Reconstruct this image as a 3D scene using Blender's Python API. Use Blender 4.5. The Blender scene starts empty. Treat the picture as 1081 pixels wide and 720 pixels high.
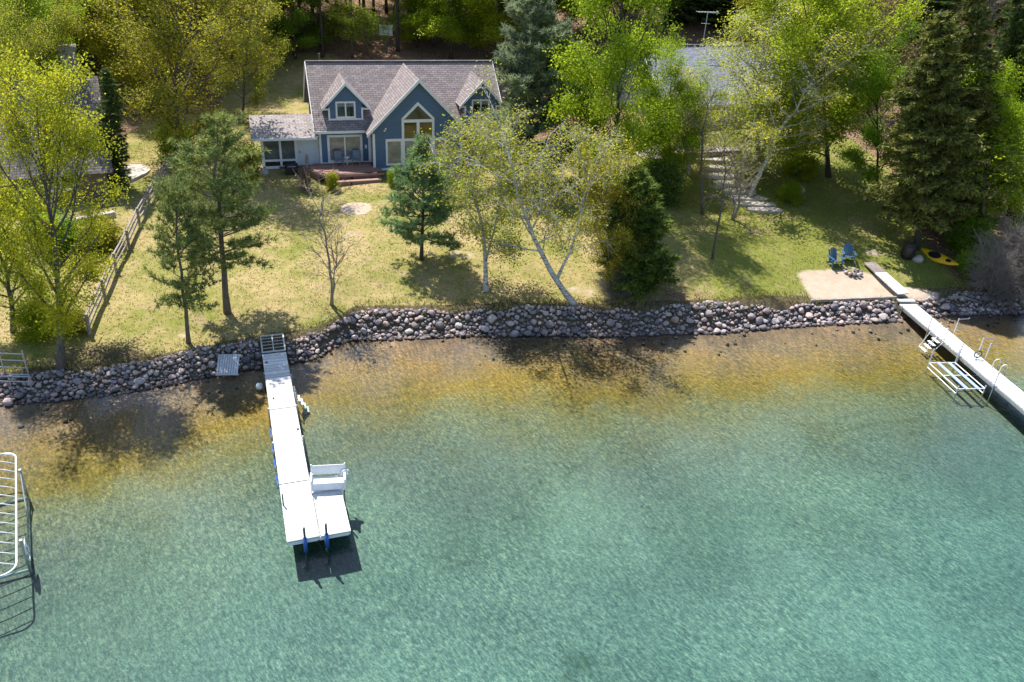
import bpy, math, random
import numpy as np
from mathutils import Matrix, Vector
PI = math.pi
random.seed(7)
RNG = np.random.default_rng(11)
scene = bpy.context.scene
COL = scene.collection

# ------------------------------------------------------------------ camera numbers (also used to survey the site)
FPX, PITCH, ROLL, CAMZ = 850.0, math.radians(28.8), math.radians(3.3), 21.0

def ray(px, py):
    x, y, z = px - 540.5, -(py - 360.0), -FPX
    c, s = math.cos(ROLL), math.sin(ROLL)
    x, y = c*x - s*y, s*x + c*y
    a = PI/2 - PITCH
    c, s = math.cos(a), math.sin(a)
    y, z = c*y - s*z, s*y + c*z
    return x, y, z

def at(px, py, z):
    d = ray(px, py); t = (z - CAMZ)/d[2]
    return d[0]*t, d[1]*t, z

def atY(px, py, Y):
    d = ray(px, py); t = Y/d[1]
    return d[0]*t, Y, CAMZ + d[2]*t

def depth(x, y, z):
    return y*math.cos(PITCH) + (CAMZ - z)*math.sin(PITCH)

# ------------------------------------------------------------------ terrain
SHX = [-200, -60, -40, -24.2, -22.8, -20.6, -17.9, -15.4, -13.4, -11.4, -9.9, -9.3, -8.6, -4.7, -2.1, 5.8, 11.8, 15.3, 20.1, 23.8, 26.6, 29.2, 31.7, 45, 200]
SHY = [12, 19, 24, 29.2, 29.7, 30.35, 31.2, 32.6, 33.7, 34.6, 35.4, 36.6, 37.5, 38.2, 38.8, 39.7, 40.8, 41.9, 43.0, 43.9, 44.9, 45.3, 45.7, 48, 60]

def shore(X):
    return np.interp(X, SHX, SHY)

def sstep(a, b, v):
    t = np.clip((v - a)/(b - a), 0, 1)
    return t*t*(3 - 2*t)

def wob(X, Y, k=1.0):
    return (np.sin(X*.31*k + 1.3) * np.cos(Y*.27*k + .4) + .5*np.sin(X*.83*k + Y*.61*k) + .25*np.sin(1.9*X*k - 1.4*Y*k))

def ground_z(X, Y):
    X = np.asarray(X, float); Y = np.asarray(Y, float)
    s = Y - shore(X)
    d = np.maximum(-s, 0)
    bed = -.05 - .062*np.minimum(d, 7) - .036*np.maximum(np.minimum(d, 30) - 7, 0) + .03*wob(X, Y, 2.2)*np.minimum(d, 1)
    lawn = 1.15 + .065*(np.clip(Y, 26, 57) - 36) + .06*(np.clip(Y, 57, 70) - 57) + .05*wob(X, Y, .8)
    lawn = lawn - .55*sstep(13, 19, X)*sstep(53, 46, Y)
    hill = .20*np.maximum(Y - 71, 0) * sstep(70, 84, Y) + .10*np.maximum(Y - 100, 0)
    rise = 1.5*sstep(57, 66, Y + .1*(X - 14)) * sstep(5, 11, X)
    land = lawn + hill + rise + .5*wob(X, Y, .35)*sstep(70, 90, Y)
    k = .70*sstep(-.1, 1.25, s) + .30*sstep(1.2, 6.5, s)
    return np.where(s < 0, bed, -.06*(1 - k) + land*k)

def gz(x, y):
    return float(ground_z(x, y))

def gp(px, py):
    """ground point seen at a pixel"""
    d = ray(px, py); t = 10/ max(1e-6, d[1])
    for i in range(900):
        x, y, z = d[0]*t, d[1]*t, CAMZ + d[2]*t
        g = gz(x, y)
        if z <= g + .01: break
        t += max(.02, (z - g)*.6)/math.hypot(d[0], d[1], d[2])
    return x, y, g

# ------------------------------------------------------------------ node helpers
class NT:
    def __init__(s, name):
        s.m = bpy.data.materials.new(name); s.m.use_nodes = True
        s.t = s.m.node_tree; s.t.nodes.clear()
        s.out = s.n('ShaderNodeOutputMaterial')
    def n(s, typ, **kw):
        n = s.t.nodes.new(typ)
        for k, v in kw.items():
            if k.startswith('_'): setattr(n, k[1:], v)
            else: s.put(n, k, v)
        return n
    def put(s, n, k, v):
        i = n.inputs[int(k[1:])] if (k[0] == 'i' and k[1:].isdigit()) else n.inputs[k.replace('_', ' ')]
        if isinstance(v, bpy.types.NodeSocket): s.t.links.new(v, i)
        else: i.default_value = v
    def link(s, a, b): s.t.links.new(a, b)
    def noise(s, scale, detail=4, vec=None, rough=.55, dist=0):
        n = s.n('ShaderNodeTexNoise', Scale=scale, Detail=detail, Roughness=rough, Distortion=dist)
        if vec is not None: s.link(vec, n.inputs['Vector'])
        return n.outputs['Fac']
    def ramp(s, fac, stops, interp='LINEAR'):
        r = s.n('ShaderNodeValToRGB', Fac=fac); r.color_ramp.interpolation = interp
        e = r.color_ramp.elements
        while len(e) < len(stops): e.new(.5)
        for q, (p, c) in zip(e, stops):
            q.position = p; q.color = (*c, 1) if len(c) == 3 else c
        return r.outputs['Color']
    def step(s, fac, a, b):
        m = s.n('ShaderNodeMapRange', Value=fac); m.interpolation_type = 'SMOOTHSTEP'
        m.inputs['From Min'].default_value = a; m.inputs['From Max'].default_value = b
        return m.outputs['Result']
    def mix(s, f, a, b, mode='MIX'):
        m = s.n('ShaderNodeMix'); m.data_type = 'RGBA'; m.blend_type = mode
        for k, v in ((0, f), (6, a), (7, b)):
            if isinstance(v, bpy.types.NodeSocket): s.link(v, m.inputs[k])
            else: m.inputs[k].default_value = (*v, 1) if isinstance(v, tuple) and len(v) == 3 else v
        return m.outputs[2]
    def math(s, op, a, b=0.0):
        m = s.n('ShaderNodeMath'); m.operation = op
        for k, v in ((0, a), (1, b)):
            if isinstance(v, bpy.types.NodeSocket): s.link(v, m.inputs[k])
            else: m.inputs[k].default_value = v
        return m.outputs[0]
    def pos(s): return s.n('ShaderNodeNewGeometry').outputs['Position']
    def obj(s): return s.n('ShaderNodeTexCoord').outputs['Object']
    def island(s): return s.n('ShaderNodeNewGeometry').outputs['Random Per Island']
    def objrand(s): return s.n('ShaderNodeObjectInfo').outputs['Random']
    def mapping(s, vec, scale=(1, 1, 1), rot=(0, 0, 0)):
        m = s.n('ShaderNodeMapping', Scale=scale, Rotation=rot); s.link(vec, m.inputs['Vector'])
        return m.outputs['Vector']
    def bump(s, h, strength=.4, dist=.05):
        b = s.n('ShaderNodeBump', Height=h, Strength=strength, Distance=dist)
        return b.outputs['Normal']
    def principled(s, color, rough=.7, normal=None, **kw):
        p = s.n('ShaderNodeBsdfPrincipled')
        for k, v in dict(Base_Color=color, Roughness=rough, **kw).items():
            i = p.inputs[k.replace('_', ' ')]
            if isinstance(v, bpy.types.NodeSocket): s.link(v, i)
            else: i.default_value = (*v, 1) if isinstance(v, tuple) and len(v) == 3 else v
        if normal is not None: s.link(normal, p.inputs['Normal'])
        return p.outputs['BSDF']
    def done(s, sh):
        s.link(sh, s.out.inputs['Surface']); return s.m

def simple(name, c, rough=.6, var=.15, scale=6, metallic=0.0, bump=.15):
    t = NT(name); o = t.obj()
    f = t.noise(scale, 5, o)
    dark = tuple(v*(1 - var) for v in c); lite = tuple(min(1, v*(1 + var)) for v in c)
    col = t.ramp(f, [(.3, dark), (.7, lite)])
    return t.done(t.principled(col, rough, t.bump(t.noise(scale*5, 4, o), bump, .02), Metallic=metallic))

def leaf_mat(name, a, b, trans=.4, hue=.03, val=.35, dry=None, dryamt=.0):
    t = NT(name)
    r = t.island(); o = t.objrand()
    col = t.mix(r, a, b)
    if dry is not None:
        r2 = t.math('FRACT', t.math('MULTIPLY', r, 17.31))
        col = t.mix(t.step(r2, 1 - dryamt, 1 - dryamt + .01), col, dry)
    r3 = t.math('FRACT', t.math('MULTIPLY', r, 7.77))
    h = t.n('ShaderNodeHueSaturation', Color=col)
    t.link(t.math('ADD', .5 - hue/2, t.math('MULTIPLY', o, hue)), h.inputs['Hue'])
    t.link(t.math('ADD', 1 - val/2, t.math('MULTIPLY', r3, val)), h.inputs['Value'])
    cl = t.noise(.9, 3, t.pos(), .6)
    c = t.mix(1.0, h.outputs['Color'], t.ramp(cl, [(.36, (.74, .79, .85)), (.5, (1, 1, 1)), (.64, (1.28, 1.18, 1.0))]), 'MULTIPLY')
    p = t.principled(c, .6, Specular_IOR_Level=.15)
    tr = t.n('ShaderNodeBsdfTranslucent', Color=c)
    mx = t.n('ShaderNodeMixShader', i0=trans, i1=p, i2=tr.outputs[0])
    return t.done(mx.outputs[0])

M = {}
# ground -------------------------------------------------------------
def ground_material():
    t = NT('ground'); p = t.pos()
    z = t.n('ShaderNodeVertexColor'); z.layer_name = 'zone'
    sep = t.n('ShaderNodeSeparateColor', Color=z.outputs['Color'])
    forest, sand, soil = sep.outputs[0], sep.outputs[1], sep.outputs[2]
    n1 = t.noise(.35, 5, p, .6); n2 = t.noise(1.6, 6, p, .65); n3 = t.noise(9, 5, p, .7); n4 = t.noise(30, 3, p, .7)
    straw = t.ramp(n3, [(.3, (.275, .20, .09)), (.7, (.485, .38, .195))])
    green = t.ramp(n3, [(.3, (.105, .13, .022)), (.7, (.245, .25, .055))])
    g = t.step(t.math('ADD', t.math('MULTIPLY', n1, .9), t.math('MULTIPLY', n2, .55)), .50, .95)
    px_ = t.n('ShaderNodeSeparateXYZ', Vector=p).outputs[0]
    g = t.math('MINIMUM', t.math('ADD', g, t.math('MULTIPLY', t.step(px_, 5, 14), .55)), 1.0)
    lawn = t.mix(g, straw, green)
    lawn = t.mix(t.math('MULTIPLY', t.step(n4, .5, .75), .45), lawn, (.07, .085, .02))
    bare = t.math('MULTIPLY', t.step(t.noise(.55, 7, t.mapping(p, rot=(0, 0, .7)), .68), .54, .68), .6)
    lawn = t.mix(bare, lawn, t.ramp(n3, [(.3, (.27, .19, .115)), (.7, (.42, .31, .2))]))
    leafl = t.ramp(t.noise(5, 8, p, .75), [(.30, (.05, .034, .022)), (.46, (.17, .10, .065)), (.60, (.29, .19, .13)), (.74, (.46, .35, .265))])
    sandc = t.ramp(t.math('ADD', t.math('MULTIPLY', n2, .5), t.math('MULTIPLY', n4, .5)), [(.3, (.34, .26, .19)), (.7, (.55, .45, .36))])
    soilc = t.ramp(n3, [(.3, (.05, .04, .025)), (.7, (.15, .12, .075))])
    def brk(w): return t.step(t.math('ADD', w, t.math('MULTIPLY', t.math('SUBTRACT', t.noise(1.1, 6, p, .7), .5), .9)), .35, .65)
    c = t.mix(brk(forest), lawn, leafl)
    c = t.mix(brk(soil), c, soilc)
    c = t.mix(brk(sand), c, sandc)
    h = t.math('ADD', t.math('MULTIPLY', n3, .6), t.math('MULTIPLY', n4, .5))
    return t.done(t.principled(c, .95, t.bump(h, .6, .12), Specular_IOR_Level=.1))
M['ground'] = ground_material()

def bed_material():
    t = NT('lake_bed'); p = t.pos()
    z = t.n('ShaderNodeSeparateXYZ', Vector=p).outputs[2]
    d = t.n('ShaderNodeVertexColor'); d.layer_name = 'zone'
    dist = t.n('ShaderNodeSeparateColor', Color=d.outputs['Color']).outputs[0]   # metres from shore / 30
    n1 = t.noise(.22, 5, p, .6); n2 = t.noise(1.2, 6, p, .65); n3 = t.noise(7, 6, p, .75); n4 = t.noise(16, 4, p, .8)
    dd = t.math('ADD', dist, t.math('MULTIPLY', t.math('SUBTRACT', n1, .5), .26))
    dd = t.math('ADD', dd, t.math('MULTIPLY', t.math('SUBTRACT', n2, .5), .10))
    base = t.ramp(dd, [(.0, (.33, .21, .155)), (.05, (.46, .28, .19)), (.10, (.54, .295, .14)), (.17, (.55, .285, .075)), (.25, (.42, .29, .155)), (.36, (.34, .29, .225)), (.48, (.325, .31, .24)), (.62, (.35, .335, .28)), (1, (.40, .38, .33))])
    sp = t.ramp(t.math('ADD', t.math('MULTIPLY', n3, .55), t.math('MULTIPLY', n4, .45)), [(.38, (.58, .58, .59)), (.5, (.86, .86, .86)), (.62, (1.26, 1.26, 1.2))])
    c = t.mix(1.0, base, sp, 'MULTIPLY')
    big = t.noise(.11, 4, p, .6)
    c = t.mix(1.0, c, t.ramp(big, [(.35, (.74, .76, .78)), (.62, (1.12, 1.1, 1.08))]), 'MULTIPLY')
    weed = t.step(t.noise(.30, 9, p, .78), .56, .68)
    c = t.mix(t.math('MULTIPLY', weed, .55), c, (.09, .095, .06))
    return t.done(t.principled(c, .95, t.bump(n3, .5, .1), Specular_IOR_Level=.05))
M['bed'] = bed_material()

def water_material():
    t = NT('water'); p = t.pos()
    # ripples run slantwise across the picture; their focused light is painted into the transparent tint, bump tilts the mirrored sky
    w1 = t.noise(1.0, 3, t.mapping(t.mapping(p, rot=(0, 0, -.55)), scale=(6.5, 1.9, 1)), .6, .4)
    w2 = t.noise(1.0, 2, t.mapping(t.mapping(p, rot=(0, 0, -.75)), scale=(17, 4.2, 1)), .65, .3)
    w3 = t.noise(.5, 3, p, .5)
    h = t.math('ADD', t.math('ADD', t.math('MULTIPLY', w1, .6), t.math('MULTIPLY', w2, .35)), t.math('MULTIPLY', w3, .8))
    nrm = t.bump(h, .30, .07)
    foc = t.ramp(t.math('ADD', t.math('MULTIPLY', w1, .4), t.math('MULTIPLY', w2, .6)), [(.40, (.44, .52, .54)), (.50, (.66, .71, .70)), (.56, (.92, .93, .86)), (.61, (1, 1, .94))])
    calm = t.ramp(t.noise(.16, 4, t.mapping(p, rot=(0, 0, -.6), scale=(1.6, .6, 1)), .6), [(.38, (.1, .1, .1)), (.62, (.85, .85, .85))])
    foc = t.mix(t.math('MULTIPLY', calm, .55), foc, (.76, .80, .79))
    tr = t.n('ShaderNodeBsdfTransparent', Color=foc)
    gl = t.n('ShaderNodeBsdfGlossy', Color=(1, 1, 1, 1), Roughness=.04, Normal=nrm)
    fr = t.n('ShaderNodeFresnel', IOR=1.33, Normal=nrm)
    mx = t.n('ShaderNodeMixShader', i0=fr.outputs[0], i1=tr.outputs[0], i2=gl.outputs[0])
    ab = t.n('ShaderNodeVolumeAbsorption', Color=(.22, .90, .93, 1), Density=.40)
    t.link(ab.outputs[0], t.out.inputs['Volume'])
    return t.done(mx.outputs[0])
M['water'] = water_material()

def rock_material():
    t = NT('rock'); o = t.obj(); r = t.math('FRACT', t.math('ADD', t.objrand(), t.island()))
    base = t.ramp(r, [(0, (.20, .18, .20)), (.2, (.41, .36, .37)), (.38, (.28, .235, .24)), (.55, (.48, .39, .37)), (.68, (.15, .14, .165)), (.80, (.42, .31, .27)), (.93, (.44, .40, .395))], 'CONSTANT')
    n = t.noise(9, 6, o, .7)
    c = t.mix(1.0, base, t.ramp(n, [(.3, (.62, .6, .6)), (.7, (1.2, 1.18, 1.15))]), 'MULTIPLY')
    wz = t.n('ShaderNodeSeparateXYZ', Vector=t.pos()).outputs[2]
    wet = t.step(t.math('ADD', wz, t.math('MULTIPLY', t.noise(1.3, 3, t.pos()), .2)), .26, .16)
    c = t.mix(t.math('MULTIPLY', wet, .6), c, (.05, .042, .036))
    return t.done(t.principled(c, .85, t.bump(t.noise(14, 6, o, .7), .5, .04)))
M['rock'] = rock_material()

def bark(name, a, b, scale=(9, 9, 2.2)):
    t = NT(name); o = t.obj()
    n = t.noise(1, 6, t.mapping(o, scale=scale), .7)
    return t.done(t.principled(t.ramp(n, [(.3, a), (.7, b)]), .95, t.bump(n, .8, .05)))
M['bark'] = bark('bark', (.055, .045, .036), (.16, .135, .115))
M['bark_dark'] = bark('bark_dark', (.03, .025, .02), (.09, .072, .06))
M['bark_pine'] = bark('bark_pine', (.075, .055, .045), (.21, .16, .135))
M['bark_grey'] = bark('bark_grey', (.13, .115, .10), (.32, .29, .27))
def birch_bark():
    t = NT('birch_bark'); o = t.obj()
    n = t.noise(1, 5, t.mapping(o, scale=(2.5, 2.5, 11)), .7)
    c = t.ramp(n, [(.36, (.06, .05, .045)), (.45, (.36, .33, .30)), (.6, (.66, .63, .60))])
    return t.done(t.principled(c, .8, t.bump(n, .3, .02)))
M['birch'] = birch_bark()
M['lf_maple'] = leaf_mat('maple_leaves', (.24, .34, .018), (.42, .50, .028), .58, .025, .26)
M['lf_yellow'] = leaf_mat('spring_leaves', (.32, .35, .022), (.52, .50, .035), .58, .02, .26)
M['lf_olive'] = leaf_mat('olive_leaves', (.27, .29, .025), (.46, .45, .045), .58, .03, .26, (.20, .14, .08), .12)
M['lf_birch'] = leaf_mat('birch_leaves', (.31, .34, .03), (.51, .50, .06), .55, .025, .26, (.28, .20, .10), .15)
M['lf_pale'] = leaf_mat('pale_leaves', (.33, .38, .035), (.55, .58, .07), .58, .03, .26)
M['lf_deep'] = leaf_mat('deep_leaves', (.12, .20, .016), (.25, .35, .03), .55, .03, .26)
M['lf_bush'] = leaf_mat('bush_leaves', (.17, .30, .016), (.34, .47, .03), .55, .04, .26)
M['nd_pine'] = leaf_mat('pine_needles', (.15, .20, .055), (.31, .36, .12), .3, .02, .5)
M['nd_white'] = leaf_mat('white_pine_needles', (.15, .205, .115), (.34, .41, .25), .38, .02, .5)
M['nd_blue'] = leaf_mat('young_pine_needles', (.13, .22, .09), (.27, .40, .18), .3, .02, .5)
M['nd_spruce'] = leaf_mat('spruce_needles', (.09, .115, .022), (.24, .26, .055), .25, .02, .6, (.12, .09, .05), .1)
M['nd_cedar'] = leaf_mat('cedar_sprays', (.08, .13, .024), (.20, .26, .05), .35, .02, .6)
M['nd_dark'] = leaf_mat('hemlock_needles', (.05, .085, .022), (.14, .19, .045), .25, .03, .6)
M['twig'] = bark('twig', (.16, .13, .11), (.34, .29, .25))
M['twig_grey'] = bark('twig_grey', (.13, .11, .095), (.29, .255, .23))
M['twig_rust'] = bark('twig_rust', (.13, .08, .065), (.28, .18, .14))

# house --------------------------------------------------------------
def siding(name, c):
    t = NT(name); o = t.obj()
    z = t.n('ShaderNodeSeparateXYZ', Vector=o).outputs[2]
    lap = t.math('FRACT', t.math('MULTIPLY', z, 7.2))
    n = t.noise(3, 4, t.mapping(o, scale=(1, 1, 6)))
    col = t.ramp(n, [(.3, tuple(v*.85 for v in c)), (.7, tuple(v*1.12 for v in c))])
    col = t.mix(t.math('MULTIPLY', t.step(lap, .88, .97), .5), col, tuple(v*.45 for v in c))
    return t.done(t.principled(col, .6, t.bump(lap, .35, .03)))
M['blue'] = siding('blue_siding', (.072, .142, .252))
M['brown_siding'] = siding('brown_siding', (.13, .095, .07))
M['slate_siding'] = siding('slate_siding', (.10, .14, .18))

def shingles(name, a, b, m, scale=1.0):
    t = NT(name)
    uv = t.n('ShaderNodeUVMap').outputs['UV']
    br = t.n('ShaderNodeTexBrick', Vector=uv, Color1=(*a, 1), Color2=(*b, 1), Mortar=(*m, 1), Scale=1.0)
    br.inputs['Brick Width'].default_value = .42*scale; br.inputs['Row Height'].default_value = .19*scale
    br.inputs['Mortar Size'].default_value = .018*scale; br.inputs['Bias'].default_value = -.1
    n = t.noise(2.2, 5, uv, .7)
    c = t.mix(1.0, br.outputs['Color'], t.ramp(n, [(.3, (.78, .78, .8)), (.7, (1.15, 1.13, 1.12))]), 'MULTIPLY')
    c = t.mix(t.math('MULTIPLY', t.step(t.noise(.6, 5, uv, .7), .55, .75), .3), c, tuple(v*.6 for v in a))
    return t.done(t.principled(c, .95, t.bump(br.outputs['Fac'], -.5, .03), Specular_IOR_Level=.2))
M['shingle'] = shingles('pinkish_shingles', (.215, .185, .185), (.31, .27, .265), (.10, .085, .085))
M['shingle_tan'] = shingles('tan_shingles', (.31, .275, .265), (.41, .37, .355), (.18, .155, .15))
M['shingle_brown'] = shingles('brown_shingles', (.13, .115, .12), (.24, .21, .205), (.06, .05, .05))
M['shingle_blue'] = shingles('blue_grey_shingles', (.19, .205, .25), (.29, .305, .36), (.11, .12, .15))
M['white'] = simple('white_trim', (.74, .74, .74), .45, .05, 4, 0, .05)
M['door'] = simple('white_door', (.58, .63, .68), .4, .04, 4, 0, .03)
def glass(name, c, rough=.04):
    t = NT(name); o = t.obj()
    n = t.noise(1.3, 4, o)
    col = t.ramp(n, [(.35, tuple(v*.55 for v in c)), (.7, tuple(v*1.3 for v in c))])
    return t.done(t.principled(col, rough, t.bump(t.noise(1.1, 2, o), .04, .03), Specular_IOR_Level=.9))
M['pane_dark'] = glass('dark_pane', (.02, .025, .03))
M['pane_reflect'] = glass('golden_reflection_pane', (.07, .055, .012))  # golden reflection of trees put into the pane's base colour
M['pane_curtain'] = glass('curtained_pane', (.17, .20, .215))
M['pane_screen'] = glass('porch_pane', (.11, .13, .13))
def deckwood(name, a, b, width=.14, axis=0):
    t = NT(name); o = t.obj()
    sx = t.n('ShaderNodeSeparateXYZ', Vector=o).outputs[axis]
    k = t.math('MULTIPLY', sx, 1/width)
    fr = t.math('FRACT', k); fl = t.math('FLOOR', k)
    wn = t.n('ShaderNodeTexWhiteNoise'); wn.noise_dimensions = '1D'; t.link(fl, wn.inputs['W'])
    n = t.noise(3, 6, t.mapping(o, scale=(2, 2, 2)), .7)
    f = t.math('ADD', t.math('MULTIPLY', wn.outputs['Value'], .5), t.math('MULTIPLY', n, .5))
    col = t.ramp(f, [(.25, a), (.75, b)])
    gap = t.step(t.math('ABSOLUTE', t.math('SUBTRACT', fr, .5)), .45, .48)
    col = t.mix(gap, col, tuple(v*.25 for v in a))
    col = t.mix(t.math('MULTIPLY', t.step(t.noise(2.6, 7, o, .78), .60, .74), .45), col, tuple(v*.42 for v in a))
    return t.done(t.principled(col, .8, t.bump(t.math('SUBTRACT', n, gap), .4, .02)))
M['deck_red'] = deckwood('red_deck', (.23, .115, .09), (.37, .20, .155), .14, 1)
M['deck_lit'] = deckwood('red_deck_sunlit', (.27, .16, .13), (.42, .27, .225), .3, 2)  # lighter copy of the deck red, sunlight on the front strips painted in
M['deck_grey'] = deckwood('weathered_deck', (.19, .155, .14), (.32, .275, .25), .14, 1)
M['plank_white'] = deckwood('white_dock_planks', (.46, .46, .45), (.70, .70, .69), .30, 1)
M['plank_far'] = deckwood('pale_dock_planks', (.50, .52, .53), (.70, .72, .73), .30, 1)
M['wood_grey'] = bark('weathered_wood', (.15, .125, .11), (.41, .36, .33), (3, 3, 8))
M['alu'] = simple('galvanised_metal', (.48, .50, .52), .4, .12, 8, .75, .05)
M['white_pipe'] = simple('white_pipe', (.76, .77, .78), .35, .06, 8, 0, .03)
M['steel_dark'] = simple('dark_steel', (.10, .105, .11), .5, .2, 8, .6, .08)
M['blue_sleeve'] = simple('blue_sleeve', (.015, .085, .36), .45, .15, 6, 0, .05)
M['blue_board'] = simple('blue_bunk', (.30, .40, .62), .6, .12, 6, 0, .05)
M['teal_dark'] = simple('blue_plastic', (.035, .10, .19), .5, .15, 6, 0, .05)
M['grey_chair'] = simple('grey_wicker', (.17, .19, .23), .7, .2, 12, 0, .2)
M['yellow'] = simple('yellow_hull', (.80, .46, .012), .35, .08, 4, 0, .03)
M['black'] = simple('black_metal', (.012, .012, .014), .45, .25, 6, 0, .1)
M['stone'] = simple('pale_stone', (.42, .37, .33), .9, .25, 3, 0, .5)
M['concrete'] = simple('concrete', (.46, .42, .38), .9, .15, 2, 0, .3)
M['chimney'] = simple('chimney_stone', (.24, .215, .20), .9, .35, 5, 0, .6)
M['teal'] = simple('teal_bin', (.03, .22, .24), .5, .1, 5, 0, .05)
M['ash'] = simple('ash', (.06, .055, .05), .95, .4, 8, 0, .5)
M['buoy_white'] = simple('white_buoy', (.72, .72, .70), .4, .08, 6, 0, .05)
M['board'] = simple('pale_board', (.55, .60, .68), .5, .1, 3, 0, .03)

# ------------------------------------------------------------------ mesh helpers
class MB:
    def __init__(s): s.v = []; s.f = []; s.uv = None
    def add(s, vs, fs):
        o = len(s.v); s.v += [tuple(map(float, p)) for p in vs]; s.f += [tuple(i + o for i in f) for f in fs]; return s
    def box(s, x0, x1, y0, y1, z0, z1):
        return s.add([(x0,y0,z0),(x1,y0,z0),(x1,y1,z0),(x0,y1,z0),(x0,y0,z1),(x1,y0,z1),(x1,y1,z1),(x0,y1,z1)],
                     [(3,2,1,0),(4,5,6,7),(0,1,5,4),(1,2,6,5),(2,3,7,6),(3,0,4,7)])
    def prism(s, poly, y0, y1):            # poly in x,z
        n = len(poly)
        vs = [(x, y0, z) for x, z in poly] + [(x, y1, z) for x, z in poly]
        fs = [tuple(range(n)), tuple(range(2*n - 1, n - 1, -1))] + [(i, i + n, (i+1) % n + n, (i+1) % n) for i in range(n)]
        return s.add(vs, fs)
    def plate(s, poly, z0, z1):            # poly in x,y
        n = len(poly)
        vs = [(x, y, z0) for x, y in poly] + [(x, y, z1) for x, y in poly]
        fs = [tuple(range(n - 1, -1, -1)), tuple(range(n, 2*n))] + [(i, (i+1) % n, (i+1) % n + n, i + n) for i in range(n)]
        return s.add(vs, fs)
    def slab(s, quad, th):                 # polygon in space, thickness downwards along its normal
        a, b, c = (Vector(q) for q in quad[:3])
        n = (b - a).cross(c - a).normalized()
        if n.z < 0: quad = quad[::-1]; n = -n
        k = len(quad)
        vs = list(quad) + [tuple(Vector(q) - n*th) for q in quad]
        fs = [tuple(range(k)), tuple(range(2*k - 1, k - 1, -1))] + [(i, i + k, (i+1) % k + k, (i+1) % k) for i in range(k)]
        return s.add(vs, fs)
    def tube(s, pts, rad, n=6, caps=True):
        pts = [Vector(p) for p in pts]
        if not hasattr(rad, '__len__'): rad = [rad]*len(pts)
        o = len(s.v); L = len(pts)
        ref = Vector((.31, .17, .93))
        for i, p in enumerate(pts):
            d = (pts[min(i+1, L-1)] - pts[max(i-1, 0)])
            if d.length < 1e-9: d = Vector((0, 0, 1))
            d.normalize()
            a = d.cross(ref)
            if a.length < .05: a = d.cross(Vector((1, 0, 0)))
            a.normalize(); b = d.cross(a)
            for k in range(n):
                t = 2*PI*k/n
                q = p + (a*math.cos(t) + b*math.sin(t))*rad[i]
                s.v.append((q.x, q.y, q.z))
        for i in range(L - 1):
            for k in range(n):
                s.f.append((o+i*n+k, o+i*n+(k+1) % n, o+(i+1)*n+(k+1) % n, o+(i+1)*n+k))
        if caps:
            s.f.append(tuple(o+k for k in range(n-1, -1, -1))); s.f.append(tuple(o+(L-1)*n+k for k in range(n)))
        return s
    def bar(s, a, b, w, h=None):           # rectangular bar between two points
        h = h or w; a = Vector(a); b = Vector(b); d = (b - a).normalized()
        side = d.cross(Vector((0, 0, 1)))
        if side.length < .05: side = Vector((1, 0, 0))
        side.normalize(); up = side.cross(d)
        vs = []
        for p in (a, b):
            for i, j in ((-1,-1),(1,-1),(1,1),(-1,1)): vs.append(tuple(p + side*(w/2*i) + up*(h/2*j)))
        return s.add(vs, [(0,1,2,3),(7,6,5,4),(0,4,5,1),(1,5,6,2),(2,6,7,3),(3,7,4,0)])
    def ball(s, c, r, sx=1, sy=1, sz=1, n=10, m=6):
        vs = [(c[0], c[1], c[2]+r*sz)]; fs = []
        for i in range(1, m):
            for k in range(n):
                a = PI*i/m; b = 2*PI*k/n
                vs.append((c[0]+r*sx*math.sin(a)*math.cos(b), c[1]+r*sy*math.sin(a)*math.sin(b), c[2]+r*sz*math.cos(a)))
        vs.append((c[0], c[1], c[2]-r*sz)); e = len(vs)-1
        for k in range(n): fs.append((0, 1+k, 1+(k+1) % n))
        for i in range(m-2):
            for k in range(n): fs.append((1+i*n+k, 1+(i+1)*n+k, 1+(i+1)*n+(k+1) % n, 1+i*n+(k+1) % n))
        for k in range(n): fs.append((e, 1+(m-2)*n+(k+1) % n, 1+(m-2)*n+k))
        return s.add(vs, fs)
    def mesh(s, name, mat, smooth=False):
        me = bpy.data.meshes.new(name); me.from_pydata(s.v, [], s.f); me.materials.append(mat)
        if smooth: me.polygons.foreach_set('use_smooth', [True]*len(me.polygons))
        me.update(); return me
    def build(s, name, mat, parent=None, smooth=False, bevel=0):
        o = link(name, s.mesh(name, mat, smooth), parent)
        if bevel:
            b = o.modifiers.new('bevel', 'BEVEL'); b.width = bevel; b.segments = 2; b.limit_method = 'ANGLE'
        return o

def link(name, data, parent=None):
    o = bpy.data.objects.new(name, data); COL.objects.link(o)
    if parent is not None: o.parent = parent
    return o
def tag(o, label=None, cat=None, group=None, kind=None):
    for k, v in (('label', label), ('category', cat), ('group', group), ('kind', kind)):
        if v: o[k] = v
    return o
def thing(name, label, cat, loc=(0, 0, 0), rz=0, group=None):
    e = link(name, None); e.location = loc; e.rotation_euler = (0, 0, rz)
    return tag(e, label, cat, group)
def fastmesh(name, V, F, mat, smooth=False):
    """V (n,3), F (m,k) arrays"""
    me = bpy.data.meshes.new(name); k = F.shape[1]
    me.vertices.add(len(V)); me.vertices.foreach_set('co', np.ascontiguousarray(V, dtype=np.float32).ravel())
    me.loops.add(F.size); me.loops.foreach_set('vertex_index', np.ascontiguousarray(F, dtype=np.int32).ravel())
    me.polygons.add(len(F)); me.polygons.foreach_set('loop_start', np.arange(0, F.size, k, dtype=np.int32))
    me.materials.append(mat); me.update(calc_edges=True)
    if smooth: me.polygons.foreach_set('use_smooth', [True]*len(F))
    me.validate(); return me
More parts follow.
